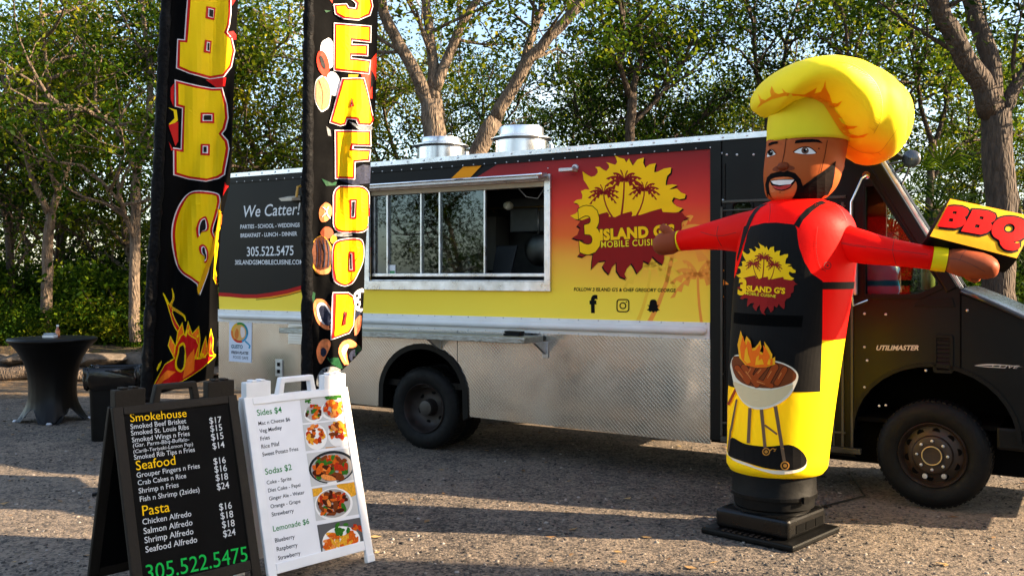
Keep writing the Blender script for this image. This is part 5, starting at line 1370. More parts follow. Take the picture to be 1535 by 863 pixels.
for x, y in arc_: L_ = rw.uniform(10, 28); D.shape([a2(*p) for p in line((x, y), (x - L_ * .5, y + L_), 2.4, .5)], rs_, 0)
D.new()
D.shape([[a2(*p) for p in circ(1110, 443, 23)], [a2(*p) for p in circ(1110, 443, 19)]], sm, 0); D.shape([a2(*p) for p in circ(1110, 443, 6)], sm, 0)
D.done('seams', chef, world=True)
for a_, P in ((la, [stroke(spline([(330, 238), (440, 262), (550, 240)], 4, False), 2.2), stroke(spline([(440, 200), (432, 262), (460, 322)], 4, False), 2.6)]), (ra_, [stroke(spline([(1163, 298), (1250, 318), (1350, 333)], 4, False), 2.2)])):
    D = Decal(projector(bvh_of([a_])), base=.003, cell=8)
    for q in P: D.shape([a2(x, y) for x, y in q], sm, 0)
    if a_ is ra_:
        for q in (stroke(spline([(330, 470), (318, 540), (335, 608)], 4, False), 1.6), stroke(spline([(60, 500), (250, 530), (480, 560)], 4, False), 1.4)): D.shape([(1235 + x / 3.083, 200 + y / 3.083) for x, y in q], sm, 0)
    D.done('seams', a_, world=True)
D = Decal(projector(bvh_of([rh])), base=.003, cell=8)
for q in (stroke(spline([(172, 588), (250, 580), (320, 592), (420, 632), (520, 685)], 4, False), 3), stroke(spline([(385, 500), (345, 540), (318, 592)], 4, False), 3)): D.shape([(1380 + x / 5.394, 280 + y / 5.394) for x, y in q], M_seam1, 0)
D.done('seams', ra_, world=True)

# --- face
def a1(x, y): return (1080 + x / 3.92, 80 + y / 3.92)
A1 = lambda P: [a1(x, y) for x, y in P]
D = Decal(projector(bvh_of([head])), step=.0012, base=.003, cell=12)
bk = mat('face ink', rgb(14, 10, 10), .8, spec=.08); wh = mat('eye white', rgb(232, 228, 222), .45); ir = mat('iris brown', rgb(92, 48, 20), .4); lip = mat('lip red', rgb(176, 34, 30), .45); bd = mat('beard shade', rgb(24, 16, 13), .8, spec=.08); hlp = mat('face light', rgb(206, 104, 48), .5)
D.shape(A1(spline([(330, 730), (400, 728), (440, 748), (448, 790), (428, 838), (398, 862), (342, 864), (306, 846), (290, 800), (292, 752)], 3)), hlp, 0)
D.shape(A1([(284, 545), (286, 530), (306, 520), (338, 518), (340, 530), (310, 536), (292, 543)]), bk, 1)
D.shape(A1([(438, 530), (441, 513), (480, 506), (540, 504), (575, 508), (600, 528), (560, 522), (500, 524)]), bk, 1)
D.shape(A1(spline([(430, 580), (460, 563), (492, 553), (525, 558), (562, 585), (520, 593), (478, 592)], 3)), wh, 1)
D.shape(A1(stroke(spline([(428, 581), (460, 561), (492, 551), (528, 556), (564, 586)], 4, False), 5)), bk, 2)
D.shape(A1(circ(497, 572, 21, 20)), ir, 3); D.shape(A1(circ(497, 572, 10)), bk, 4); D.shape(A1(circ(504, 566, 4)), wh, 5)
D.shape(A1(spline([(277, 608), (282, 580), (305, 568), (327, 590), (308, 602), (285, 608)], 3)), wh, 1); D.shape(A1(circ(298, 586, 14, 17)), bk, 3); D.shape(A1(circ(303, 580, 3)), wh, 4)
D.shape(A1(stroke(spline([(277, 600), (284, 577), (305, 566), (328, 590)], 4, False), 4)), bk, 2)
beard = [(266, 772), (276, 730), (300, 706), (340, 696), (395, 690), (440, 704), (470, 738), (484, 778), (560, 722), (620, 682), (675, 632), (668, 710), (655, 780), (630, 830), (600, 868), (560, 900), (480, 915), (380, 912), (310, 892), (284, 858), (272, 810)]
hole_ = spline([(292, 752), (320, 730), (400, 726), (440, 746), (450, 790), (430, 840), (400, 864), (340, 866), (304, 850), (288, 800)], 3)
D.shape([A1(beard), A1(hole_)], bk, 1)
D.shape(A1(spline([(490, 800), (560, 745), (640, 690), (655, 700), (640, 780), (590, 850), (510, 880)], 3)), bd, 2)
D.shape(A1(spline([(296, 750), (340, 742), (437, 740), (425, 772), (400, 796), (362, 806), (328, 800), (308, 780)], 3)), bk, 2)
D.shape(A1(spline([(308, 776), (350, 782), (418, 768), (396, 792), (358, 800), (326, 793)], 3)), lip, 3)
D.shape(A1([(301, 750), (345, 744), (436, 743), (412, 768), (350, 774), (316, 767)]), wh, 4)
D.shape(A1(stroke([(388, 500), (378, 580), (365, 642)], 3.5)), bk, 1); D.shape(A1(stroke([(627, 512), (610, 610), (588, 700)], 3.5)), bk, 0.5); D.shape(A1(stroke([(352, 810), (350, 870)], 3)), bk, 1)
D.shape(A1(circ(577, 560, 4)), bk, 1)
D.shape(A1(spline([(308, 686), (316, 672), (340, 660), (372, 650), (405, 658), (432, 668), (437, 680), (420, 687), (395, 690), (370, 698), (345, 692), (320, 693)], 3)), M_faced, 1)
D.done('face_print', head, world=True)
# nose and ear stand out a little
q = projector(bvh_of([head]))
c = q(*a1(368, 665), 0.0); n = (c - Vector((CX_(1203), YC, c.z))).normalized(); s = n.cross(Vector((0, 0, 1)))
mb = MB(); rs = []
for k in range(9):
    ph = math.pi * (k / 8 - .5); rs.append([c + n * (-.008 + .036 * math.cos(ph) * max(0, math.cos(t)) ) + s * (.045 * math.cos(ph) * math.sin(t)) + Vector((0, 0, .03 * math.sin(ph) + .0)) for t in [2 * math.pi * j / 20 for j in range(20)]])
mb.rings(rs); mb.build('nose', M_faced, head, world=True, smooth=True)
e = PX(1258, 245, YC - .06); mb = MB(); rs = []
for k in range(11):
    ph = math.pi * (k / 10 - .5); rs.append([e + Vector((.03 * math.cos(ph) * math.cos(t) - .006 * math.sin(ph), .05 * math.cos(ph) * math.sin(t), .062 * math.sin(ph))) for t in [2 * math.pi * j / 18 for j in range(18)]])
mb.rings(rs); mb.build('ear', M_skin, head, world=True, smooth=True)
# flames printed round the hat
D = Decal(projector(bvh_of([hat])), step=.001, base=.003, cell=10)
HF_ = [(215, 322), (236, 290), (222, 238), (240, 268), (266, 276), (300, 252), (293, 225), (302, 193), (320, 230), (342, 240), (372, 232), (362, 206), (388, 230), (432, 237), (490, 242), (530, 222), (566, 200), (552, 235), (590, 225), (606, 195), (617, 155), (618, 200), (640, 240), (657, 290), (688, 294), (717, 277), (697, 308), (664, 322), (682, 352), (722, 381), (690, 380), (712, 410), (752, 425), (811, 427), (782, 442), (742, 446), (762, 470), (812, 484), (872, 468), (842, 492), (780, 498), (728, 482), (698, 450), (668, 402), (636, 350), (606, 302), (566, 276), (518, 258), (458, 248), (380, 250), (302, 270), (252, 295)]
D.shape([A1(HF_)], mat('hat flame print', rgb(255, 172, 26), .5, trans=.3), 0)
D.done('flame_print', hat, world=True)
D = Decal(projector(bvh_of([hat])), step=.001, base=.0025, cell=10); ys = mat('seam and crease yellow', rgb(196, 168, 8), .5)
D.shape(A1(stroke(spline([(690, 50), (780, 68), (870, 130), (925, 200), (950, 290), (945, 380), (900, 470)], 4, False), 3)), ys, 0)
r_ = random.Random(3); arc = spline([(740, 62), (850, 118), (915, 190), (948, 280), (945, 370), (905, 455)], 8, False)
for k in range(len(arc)):
    x, y = arc[k]; L = r_.uniform(18, 48); D.shape(A1(line((x, y), (x - L * (1 - k / len(arc) * .3), y + L * (.45 - k / len(arc))), 2.4, .4)), ys, 0)  # darker yellow strokes paint wrinkle shade beside the seam
D.shape(A1(stroke(spline([(750, 535), (830, 580), (930, 580), (985, 520), (1040, 440)], 4, False), 2)), ys, 0); D.shape(A1(line((925, 580), (1000, 640), 2)), ys, 0)
D.done('hat_seams_creases', hat, world=True)

# --- fan tube and base
bc = Vector((1.705, 6.29)); 
mb = MB(); mb.lathe([(.272, .475), (.268, .44), (.270, .30), (.276, .285), (.276, .27), (.262, .262), (.258, .20)], 48, (CX_(1160), YC, 0)); tube_ = mb.build('air_tube', mat('black tube cloth', rgb(10, 10, 10), .55, var=.15, bump=.25, bscale=10, spec=.15), chef, world=True, auto=R(40))
mb = MB(); mb.lathe([(.236, .185), (.236, .30), (.24, .31)], 48, (CX_(1157), YC, 0)); mb.lathe([(.245, .17), (.245, .188), (.236, .192)], 48, (CX_(1157), YC, 0)); mb.build('fan_collar', M_blackmatte, chef, world=True, auto=R(40))
mb = MB(); mb.lathe([(.276, .262), (.279, .264), (.279, .285), (.276, .288)], 48, (CX_(1160), YC, 0)); c_ = Vector((CX_(1160) + .13, YC - .25, .272)); mb.box(-.02, .02, -.012, .004, -.022, .022, 0, Matrix.Translation(c_) @ Matrix.Rotation(.5, 4, 'Z')); mb.build('strap', M_black, tube_, world=True)
MB_ = Matrix.Translation((bc.x, bc.y, 0)) @ Matrix.Rotation(R(46.4), 4, 'Z')
mb = MB()
for r0, r1, z0, z1 in ((.328, .328, .0, .045), ):
    mb.box(-r0, r0, -r0, r0, .002, z1, 0, MB_)
bp_ = mb.build('base_plate', M_blackmatte, chef, world=True, bevel=.014)
mb = MB(); mb.box(-.262, .262, -.262, .262, .046, .175, 0, MB_); fh = mb.build('fan_housing', mat('glossy black plastic', rgb(9, 9, 9), .28, var=.15, spec=.3), chef, world=True, bevel=.035, seg=4)
mb = MB()
for k in range(9): mb.box(-.315, -.268, -.16 + k * .04, -.14 + k * .04, .0455, .052, 0, MB_)
mb.build('grille', M_rim, bp_, world=True)
mb = MB()
for k in range(3): mb.box(-.16 + k * .13, -.05 + k * .13, -.266, -.2625, .075, .125, 0, MB_)
for k in range(4): mb.box(.2625, .266, -.13 + k * .07, -.085 + k * .07, .08, .12, 0, MB_)
mb.build('vent_slots', M_dark, fh, world=True)
mb = MB(); mb.tube([PX(1215, 715, 6.35), PX(1222, 738, 6.4), PX(1212, 757, 6.45), PX(1226, 758, 6.5), PX(1240, 760, 6.8), (2.25, 6.95, .012), (2.7, 7.3, .012), (2.9, 8.2, .012)], .007, 8); cd = mb.build('power_cord', M_blackmatte, chef, world=True, smooth=True)

# ------------------------------------------------------------------ the BBQ block on the chef's hand
BL, TL, BR, TR = PX(1394, 354, 5.78), PX(1424.5, 298, 5.90), PX(1524, 387, 5.70), PX(1556, 326, 5.82)
nn = (BR - BL).cross(TL - BL).normalized()
if nn.y > 0: nn = -nn
bb = thing('box_sign', 'yellow inflatable box sign reading BBQ in red on the chef hand', 'sign', ((BL + BR) / 2))
cen = (BL + BR + TL + TR) / 4; mb = MB(); nu, nv = 15, 9
def bface(u, v, lift=0.0):
    p = BL * (1 - u) * (1 - v) + BR * u * (1 - v) + TL * (1 - u) * v + TR * u * v
    b = .016 * (1 - abs(2 * u - 1) ** 3) * (1 - abs(2 * v - 1) ** 3); return p + nn * (b + lift)
fr = [bface(i / (nu - 1), j / (nv - 1)) for j in range(nv) for i in range(nu)]
mb.add(fr, [(j * nu + i, j * nu + i + 1, (j + 1) * nu + i + 1, (j + 1) * nu + i) for j in range(nv - 1) for i in range(nu - 1)], 0)
front = mb.build('front_face', M_bord, bb, world=True, smooth=True)
edge = [bface(i / (nu - 1), 0) for i in range(nu)] + [bface(1, j / (nv - 1)) for j in range(1, nv)] + [bface(1 - i / (nu - 1), 1) for i in range(1, nu)] + [bface(0, 1 - j / (nv - 1)) for j in range(1, nv - 1)]
rs = []
for dn, f in ((0, 1.0), (.012, 1.025), (.06, 1.035), (.13, 1.035), (.175, 1.02), (.19, .985)): rs.append([cen + (p - cen) * f - nn * dn for p in edge])
mb = MB(); mb.rings(rs, cap=False); mb.add(rs[-1], [tuple(range(len(edge)))]); side = mb.build('side_band', M_ck, bb, world=True, smooth=True)
D = Decal(projector(bvh_of([front])), step=.004, base=.003, cell=7)
A8 = lambda P: [(1380 + x / 5.394, 280 + y / 5.394) for x, y in P]
B1 = ([(212, 166), (270, 160), (330, 165), (375, 183), (387, 205), (374, 235), (352, 250), (364, 270), (360, 300), (330, 325), (280, 338), (220, 335), (130, 325)], [(262, 203), (292, 205), (286, 225), (254, 222)], [(232, 260), (263, 263), (256, 287), (221, 284)])
B2 = ([(418, 190), (480, 193), (548, 203), (597, 225), (605, 250), (592, 280), (562, 296), (577, 316), (566, 352), (530, 377), (480, 390), (420, 380), (323, 363)], [(478, 243), (508, 248), (501, 269), (469, 264)], [(442, 308), (476, 313), (467, 337), (431, 332)])
QQ = (spline([(571, 345), (590, 295), (632, 262), (690, 247), (760, 250), (822, 270), (860, 310), (866, 350), (842, 400), (800, 432), (748, 448)], 3, False) + [(742, 456), (796, 460), (793, 505)] + spline([(742, 520), (680, 508), (642, 470), (632, 436), (592, 410), (572, 380)], 3, False), circ(712, 340, 46, 38, 20, -.2))
for G in (B1, B2, QQ):
    D.new()
    D.shape([A8(p) for p in G], M_ink, 0, off=3.0); D.shape([A8(p) for p in G], mat('box letter red', rgb(196, 0, 4), .7, spec=.1), 1, off=0)
D.done('lettering', bb, world=True)
# ------------------------------------------------------------------ tall flags
def curve_at(tab, v):
    return interp([(a, b) for a, b in tab], v)[0]
M_flag = mat('black flag cloth', rgb(7, 7, 8), .8, var=.15, vscale=4, bump=.35, bscale=9, trans=.03, spec=.05)
M_sleeve = mat('black pole sleeve', rgb(9, 9, 11), .7, var=.25, vscale=10, bump=.8, bscale=30, spec=.1)
M_fy = mat('flag yellow', rgb(255, 222, 10), .45, var=.04, bump=.12, bscale=10, trans=.3); M_fr = mat('flag red', rgb(192, 20, 20), .45, trans=.1); M_fw = mat('flag white', rgb(228, 226, 228), .45, trans=.1); M_fo = mat('flag orange', rgb(236, 110, 22), .45); M_fk = mat('flag black', rgb(14, 12, 13), .5); M_fyd = mat('flag fold shade', rgb(216, 158, 8), .45, bump=.1, trans=.15)  # the last, darker yellow paints the shade of cloth folds into the letters
def flag(name, label, L, Rr, bottom, Y0, Y1, waves, base_px):
    """L, Rr: left and right edge (picture y -> x); cloth hangs from a pole in its left sleeve"""
    foot = PX(base_px, HY, Y0); foot.z = 0
    t = thing(name, label, 'flag', foot)
    nu, nv = 33, 110; ytop = -190; vs = []
    for j in range(nv):
        v = j / (nv - 1)
        for i in range(nu):
            u = i / (nu - 1); yb = interp(bottom, u)[0]; y = ytop + (yb - ytop) * v
            xl, xr = curve_at(L, y), curve_at(Rr, y); x = xl + (xr - xl) * u
            d = 0
            for A, fu, fv, ph in waves: d += A * math.sin(2 * math.pi * (fu * u + fv * v) + ph) * min(1, u * 3) * (.5 + .8 * v)
            vs.append(PX(x, y, Y0 + (Y1 - Y0) * u + d))
    mb = MB(); mb.add(vs, [(j * nu + i, j * nu + i + 1, (j + 1) * nu + i + 1, (j + 1) * nu + i) for j in range(nv - 1) for i in range(nu - 1)]); mb.open = True
    ban = mb.build('banner', M_flag, t, world=True, smooth=True)
    mb = MB(); pts = []; rr = []; r_ = random.Random(len(name) + 3)
    for k in range(70):
        y = ytop + (curve_at([(b[0], b[1]) for b in bottom], 0) + 14 - ytop) * k / 69; x = curve_at(L, y)
        pts.append(PX(x + 4, y, Y0 - .012 + r_.uniform(-.004, .004))); rr.append(.042 + r_.uniform(-.007, .007))
    mb.tube(pts, rr, 12); mb.build('pole_sleeve', M_sleeve, t, world=True, smooth=True)
    mb = MB(); e = pts[-1]; mb.tube([pts[0] + (pts[0] - pts[5]).normalized() * .25, pts[0], e, (foot + (e - foot) * .15), foot + Vector((0, 0, -.05))], [.012, .014, .016, .017, .017], 10); mb.build('pole', M_blackmatte, t, world=True, smooth=True)
    mb = MB(); mb.tube([foot + Vector((-.3, -.2, .02)), foot + Vector((0, 0, .05)), foot + Vector((.3, .2, .02))], .014, 8); mb.tube([foot + Vector((-.25, .25, .02)), foot + Vector((0, 0, .05)), foot + Vector((.25, -.25, .02))], .014, 8); mb.build('cross_base', M_blackmatte, t, world=True, smooth=True)
    return t, ban
fb, ban = flag('tall_flag', 'tall black flag with big yellow BBQ letters and flames', [(-200, 258), (0, 245), (300, 231), (450, 222), (605, 214)], [(-200, 368), (0, 357), (150, 350), (270, 345), (330, 333), (420, 327), (500, 326), (575, 319), (610, 316)],
    [(0, 592), (.3, 588), (.6, 578), (1, 566)], 7.5, 7.86, [(.035, .9, 1.3, .4), (.02, 2.1, -1.1, 1.2), (.012, 3.5, 2.5, .3)], 212)
F6 = lambda P: [(200 + x / 2.876, y / 2.876) for x, y in P]
F7 = lambda P: [(200 + x / 2.694, 280 + y / 2.694) for x, y in P]
PR = projector(bvh_of([ban]))
D = Decal(PR, step=.0035, base=.004, cell=6)
def rb(P, r=1): return spline(P, 4)
LB1 = [[(190, -118), (300, -112), (380, -95), (412, -50), (420, 0), (420, 60), (414, 110), (404, 140), (424, 165), (438, 220), (424, 290), (390, 333), (330, 343), (240, 318), (184, 295), (190, 170), (219, 172), (232, 0), (236, -60), (188, -66)], [(310, 28), (350, 36), (344, 88), (306, 80)], [(303, 172), (332, 178), (327, 232), (297, 226)]]
LB2 = [[(178, 345), (270, 368), (340, 381), (384, 379), (392, 408), (406, 450), (411, 510), (399, 560), (384, 578), (408, 606), (414, 640), (404, 700), (394, 754), (368, 771), (310, 783), (240, 773), (171, 754), (170, 637), (204, 642), (210, 468), (178, 460)], [(284, 486), (346, 488), (345, 533), (284, 531)], [(289, 622), (326, 622), (324, 672), (289, 670)]]
LQ = [spline([(350, 48), (338, 26), (262, 16), (215, 32), (178, 82), (156, 150), (153, 220), (168, 300), (196, 348), (235, 376), (256, 392)], 4, False) + [(268, 436)] + spline([(300, 348), (318, 270), (328, 212), (322, 190), (320, 170), (338, 110), (350, 60)], 4, False), spline([(255, 208), (250, 170), (262, 132), (290, 120), (303, 150), (298, 178), (270, 186)], 3), spline([(264, 240), (284, 234), (297, 262), (294, 298), (282, 308), (286, 285), (268, 268)], 3)]
def flagletter(D, G, k=1.0):
    """white edge, dark red band, yellow face; the counters drawn back over as red, white and black"""
    D.new(); G = [list(p) for p in G]
    D.shape([G[0]], M_fw, 0, off=.3 * k); D.shape([G[0]], M_fr, 1, off=-1.2 * k); D.shape([G[0]], M_fy, 2, off=-4.4 * k)
    for h in G[1:]:
        cx = sum(p[0] for p in h) / len(h); cy = sum(p[1] for p in h) / len(h); ex = (max(p[0] for p in h) - min(p[0] for p in h)) / 2; ey = (max(p[1] for p in h) - min(p[1] for p in h)) / 2
        D.shape([h], M_fr, 3)
        for m, d, ly in ((M_fw, 3.0 * k, 4), (M_fk, 4.4 * k, 5)):
            fx, fy = max(.25, 1 - d / ex), max(.25, 1 - d / ey); D.shape([[(cx + (x - cx) * fx, cy + (y - cy) * fy) for x, y in h]], m, ly)
for P in ([(395, -30), (445, -10), (425, 25)], [(404, 140), (430, 135), (452, 165), (454, 195), (440, 215)], [(310, 345), (400, 335), (395, 372), (360, 380)], [(160, 380), (175, 360), (172, 460), (160, 430)]): D.shape(F6(P), M_fr, 0)
D.shape(F6([(150, 465), (185, 475), (190, 520), (160, 545), (152, 535), (176, 510), (172, 480)]), M_fy, 0); D.shape(F6([(150, 540), (190, 525), (190, 610), (178, 630), (160, 575)]), M_fr, 1); D.shape(F6([(150, 610), (165, 640), (180, 645), (160, 650)]), M_fr, 1)
D.shape(F6([(395, 785), (400, 800), (418, 800), (402, 812), (385, 845), (388, 815)]), M_fr, 0)
for P in (LB1, LB2): flagletter(D, [F6(p) for p in P])
flagletter(D, [F7(p) for p in LQ])
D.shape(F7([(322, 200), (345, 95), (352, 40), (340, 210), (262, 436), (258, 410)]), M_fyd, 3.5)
D.done('lettering', fb, world=True)
D = Decal(PR, step=.0035, base=.004, cell=6)
FM = [(72, 822), (84, 790), (97, 768), (128, 716), (160, 690), (164, 645), (186, 600), (200, 590), (213, 600), (221, 578), (232, 560), (226, 592), (252, 612), (262, 640), (247, 690), (285, 685), (300, 620), (311, 570), (322, 615), (318, 660), (328, 684), (280, 730), (200, 785)]
for c_, w_ in (([(198, 600), (172, 560), (154, 515), (140, 475), (119, 428)], [22, 18, 14, 12, 3]), ([(156, 505), (150, 478), (162, 446), (154, 410)], [12, 10, 9, 2]), ([(150, 485), (178, 502), (204, 522), (210, 542)], [10, 10, 8, 3])):
    q = spline(c_, 4, False); D.shape(F7(stroke(q, w_)), M_fy, 0); D.shape(F7(stroke(q[:-4], [max(1, v - 7) for v in w_[:-1]])), M_fr, .6)
for P in ([(160, 690), (140, 640), (150, 600), (168, 640), (176, 585), (196, 545), (206, 600), (222, 540), (240, 590), (262, 560), (268, 612), (262, 690)], [(262, 692), (276, 640), (290, 600), (296, 640), (310, 690)]):
    D.shape(F7(P), M_fy, .7); D.shape([F7(P)], M_fo, .85, off=-1.2)
D.shape(F7(FM), M_fy, 1); D.shape([F7(FM)], M_fr, 2, off=-1.5)
D.shape([F7(spline([(180, 635), (205, 630), (216, 680), (210, 730), (188, 748), (165, 735), (162, 705), (172, 670)], 3)), F7(spline([(182, 645), (202, 640), (209, 680), (204, 722), (188, 738), (172, 728), (169, 705), (178, 670)], 3))], M_fy, 3)
D.shape(F7(spline([(182, 645), (202, 640), (209, 680), (204, 722), (188, 738), (172, 728), (169, 705), (178, 670)], 3)), M_fk, 3)
for P in ([(85, 800), (140, 740), (165, 745), (120, 790), (90, 815)], [(215, 700), (245, 650), (240, 740), (200, 775)], [(300, 600), (312, 640), (300, 672), (290, 670)]): D.shape(F7(P), M_fo, 3)
D.shape(F7(stroke(spline([(248, 692), (268, 688), (262, 672), (280, 684), (296, 668), (304, 680), (326, 676)], 4, False), 5)), M_fy, 4)
D.shape(F7([(92, 735), (100, 715), (116, 700), (110, 725), (95, 742)]), M_fy, 2)
for P in ([(338, 85), (362, 110), (360, 150), (345, 180), (322, 195), (340, 150)], [(330, 205), (345, 230), (330, 330), (350, 400), (345, 415), (320, 370)]): D.shape(F7(P), M_fy, 1); D.shape(F7(P), M_fo, 2, off=-2)
D.done('flame_print', fb, world=True)

fs, ban = flag('tall_flag', 'tall black flag with yellow SEAFOOD letters and pictures of food', [(-200, 462), (0, 459), (300, 457), (595, 456)], [(-200, 572), (0, 567), (150, 563), (220, 557), (300, 553), (390, 547), (430, 546), (490, 543), (540, 541), (600, 520)],
    [(0, 578), (.35, 583), (.55, 568), (.8, 545), (1, 524)], 7.3, 7.62, [(.03, .8, 1.1, 2.4), (.018, 1.9, -1.3, .2), (.010, 3.3, 2.2, 1.3)], 454)
S8 = lambda P: [(440 + x / 2.877, y / 2.877) for x, y in P]
S1 = lambda P: [(440 + x / 2.7, 280 + y / 2.7) for x, y in P]
PR = projector(bvh_of([ban]))
D = Decal(PR, step=.0035, base=.004, cell=6)
f_w = mat('print rice white', rgb(206, 206, 212), .5, var=.15, vscale=60); f_o = mat('print salmon', rgb(224, 130, 80), .5, var=.25, vscale=30); f_p = mat('print prawn', rgb(206, 120, 84), .5, var=.35, vscale=60); f_r = mat('print tomato', rgb(206, 48, 26), .5, var=.2, vscale=40); f_g = mat('print herb', rgb(24, 66, 40), .5, var=.3, vscale=50); f_b = mat('print mussel', rgb(40, 44, 62), .45, var=.4, vscale=60); f_c = mat('print brown shell', rgb(92, 52, 34), .5, var=.35, vscale=50); f_y = mat('print lemon', rgb(206, 150, 40), .5, var=.2, vscale=50); f_gr = mat('print oyster', rgb(120, 122, 124), .45, var=.45, vscale=60)
def blob(tr, cx, cy, rx, ry, m, l, rot=0, seed=0, amt=.06):
    if l == 0: D.new()
    r = random.Random(seed + int(cx)); P = [(cx + (x - cx) * (1 + r.uniform(-amt, amt)), cy + (y - cy) * (1 + r.uniform(-amt, amt))) for x, y in circ(cx, cy, rx, ry, 14, rot)]
    D.shape(tr(spline(P, 3)), m, l)
blob(S8, 150, 230, 34, 64, f_w, 0, -.1); blob(S8, 125, 275, 24, 56, f_r, 1, -.2); blob(S8, 122, 270, 8, 30, M_fk, 2, -.3)
blob(S8, 172, 362, 32, 52, f_w, 0, -.2); blob(S8, 124, 405, 36, 77, M_fw, 0, -.05); blob(S8, 124, 405, 32, 71, f_p, 1, -.05); D.shape(S8(stroke(spline([(110, 345), (130, 400), (122, 470)], 4, False), [5, 16, 6])), f_o, 2)
D.shape(S8([(290, 320), (325, 270), (358, 230), (360, 430), (330, 425), (300, 350)]), f_r, 0); D.shape(S8([(335, 300), (356, 340), (330, 390)]), M_fk, 1); D.shape(S8([(236, 322), (280, 322), (276, 338), (236, 336)]), f_y, 0)
D.shape(S8([(132, 45), (160, 48), (140, 56)]), f_g, 0); D.shape(S8([(155, 0), (168, 0), (166, 14)]), f_r, 0); D.shape(S8([(240, 525), (300, 545), (345, 545), (335, 565), (280, 560)]), f_gr, 0); D.shape(S8([(140, 545), (158, 560), (162, 588), (148, 585)]), f_gr, 0)
D.shape(S8([(190, 775), (240, 740), (300, 710), (332, 715), (328, 790), (260, 798)]), f_b, 0); D.shape(S8([(120, 770), (165, 790), (190, 780), (180, 800), (140, 802)]), f_g, 0)
blob(S1, 128, 104, 25, 40, f_o, 0, .2); D.shape(S1(stroke(spline([(118, 82), (134, 100), (116, 122)], 4, False), 4)), f_w, 1); D.shape(S1(stroke(spline([(140, 80), (132, 104), (146, 128)], 4, False), 4)), f_w, 1)
blob(S1, 135, 186, 25, 24, mat('print potato', rgb(150, 72, 44), .5, var=.2), 0); blob(S1, 162, 214, 14, 18, f_y, 0); blob(S1, 200, 194, 40, 8, f_gr, 0)
blob(S1, 112, 278, 44, 80, f_y, 0, -.05); blob(S1, 113, 276, 40, 74, f_c, 1, -.05); D.shape(S1(spline([(85, 330), (110, 338), (150, 325), (140, 350), (105, 352)], 3)), f_o, 2)
for k in range(4): D.shape(S1(stroke(spline([(90 + k * 14, 215), (98 + k * 14, 270), (92 + k * 15, 325)], 4, False), 4)), f_b, 2)
blob(S1, 122, 515, 38, 66, f_o, 0, -.4); blob(S1, 122, 512, 28, 46, f_w, 1, -.3); blob(S1, 130, 520, 20, 44, f_b, 2, -.4); D.shape(S1([(70, 420), (88, 430), (82, 480), (70, 500)]), f_g, 0)
D.shape(S1(spline([(245, 430), (270, 412), (284, 420), (280, 500), (255, 500), (244, 470)], 3)), M_fw, 0)
for x, y in ((255, 440), (268, 455), (258, 475), (272, 485), (275, 432)): blob(S1, x, y, 5, 6, M_fk, 1)
blob(S1, 262, 530, 22, 30, f_b, 0); D.shape(S1(spline([(248, 540), (275, 520), (270, 580), (245, 600)], 3)), f_p, 1)
D.shape(S1(spline([(92, 660), (110, 622), (140, 616), (150, 640), (130, 690), (112, 716), (98, 700)], 3)), f_o, 0); blob(S1, 122, 668, 14, 18, f_b, 1)
D.shape(S1(spline([(180, 668), (195, 628), (230, 617), (260, 640), (240, 650), (215, 655), (218, 700), (228, 730), (205, 720)], 3)), f_o, 0); D.shape(S1(spline([(192, 665), (205, 640), (222, 640), (205, 680), (212, 710)], 3)), f_w, 1)
blob(S1, 246, 685, 22, 28, f_b, 0); blob(S1, 262, 665, 14, 26, f_g, 1); D.shape(S1([(135, 690), (180, 690), (200, 740), (150, 715)]), f_g, 0)
D.shape(S1(spline([(92, 800), (96, 765), (120, 735), (160, 726), (196, 745), (170, 775), (125, 802), (102, 808)], 3)), f_gr, 0); D.shape(S1(stroke(spline([(100, 795), (130, 760), (180, 745)], 4, False), 7)), f_w, 1); D.shape(S1(stroke(spline([(120, 740), (140, 765), (135, 790)], 4, False), 5)), f_b, 1)
D.done('food_print', fs, world=True)
D = Decal(PR, step=.0035, base=.011, cell=6)
LS = [[(180, -128), (230, -142), (300, -140), (340, -120), (342, -75), (285, -70), (280, -92), (240, -92), (236, -66), (290, -50), (335, -15), (342, 30), (330, 70), (280, 90), (215, 84), (176, 62), (170, 20), (228, 18), (236, 34), (262, 36), (266, 18), (252, 4), (190, -30), (172, -70)]]
LE = [[(172, 100), (334, 114), (332, 186), (250, 177), (249, 192), (320, 195), (318, 244), (247, 241), (246, 252), (330, 262), (324, 322), (172, 306)]]
LA = [[(208, 338), (302, 338), (318, 400), (348, 520), (332, 544), (276, 541), (268, 518), (234, 515), (226, 540), (200, 545), (152, 530), (168, 480), (194, 390)], [(253, 424), (263, 462), (244, 464)]]
LF = [[(176, 562), (332, 565), (332, 632), (258, 630), (256, 642), (330, 646), (324, 696), (264, 700), (262, 774), (176, 772)]]
def sq(x0, y0, x1, y1, r): return rrect(x0, y0, x1, y1, r)
for G in (LS, LE, LA, LF): flagletter(D, [S8(p) for p in G], .8)
flagletter(D, [S1(sq(156, -4, 303, 186, 40)), S1(sq(224, 50, 255, 130, 3))], .8)
flagletter(D, [S1(spline([(158, 240), (185, 214), (240, 207), (272, 214), (281, 250), (278, 300), (258, 350), (236, 392), (200, 402), (168, 388), (158, 360), (155, 300)], 3)), S1(sq(222, 262, 246, 342, 2))], .8)
flagletter(D, [S1([(158, 427), (222, 426), (240, 440), (246, 480), (240, 560), (222, 592), (150, 618)]), S1([(196, 500), (205, 510), (196, 555), (184, 560)])], .8)
D.shape(S1([(212, 436), (234, 446), (238, 480), (233, 556), (216, 582), (160, 605), (205, 500)]), M_fyd, 2.6); D.shape(S1([(196, 500), (205, 510), (196, 555), (184, 560)]), M_fr, 8)  # fold shade painted on the right of the letter
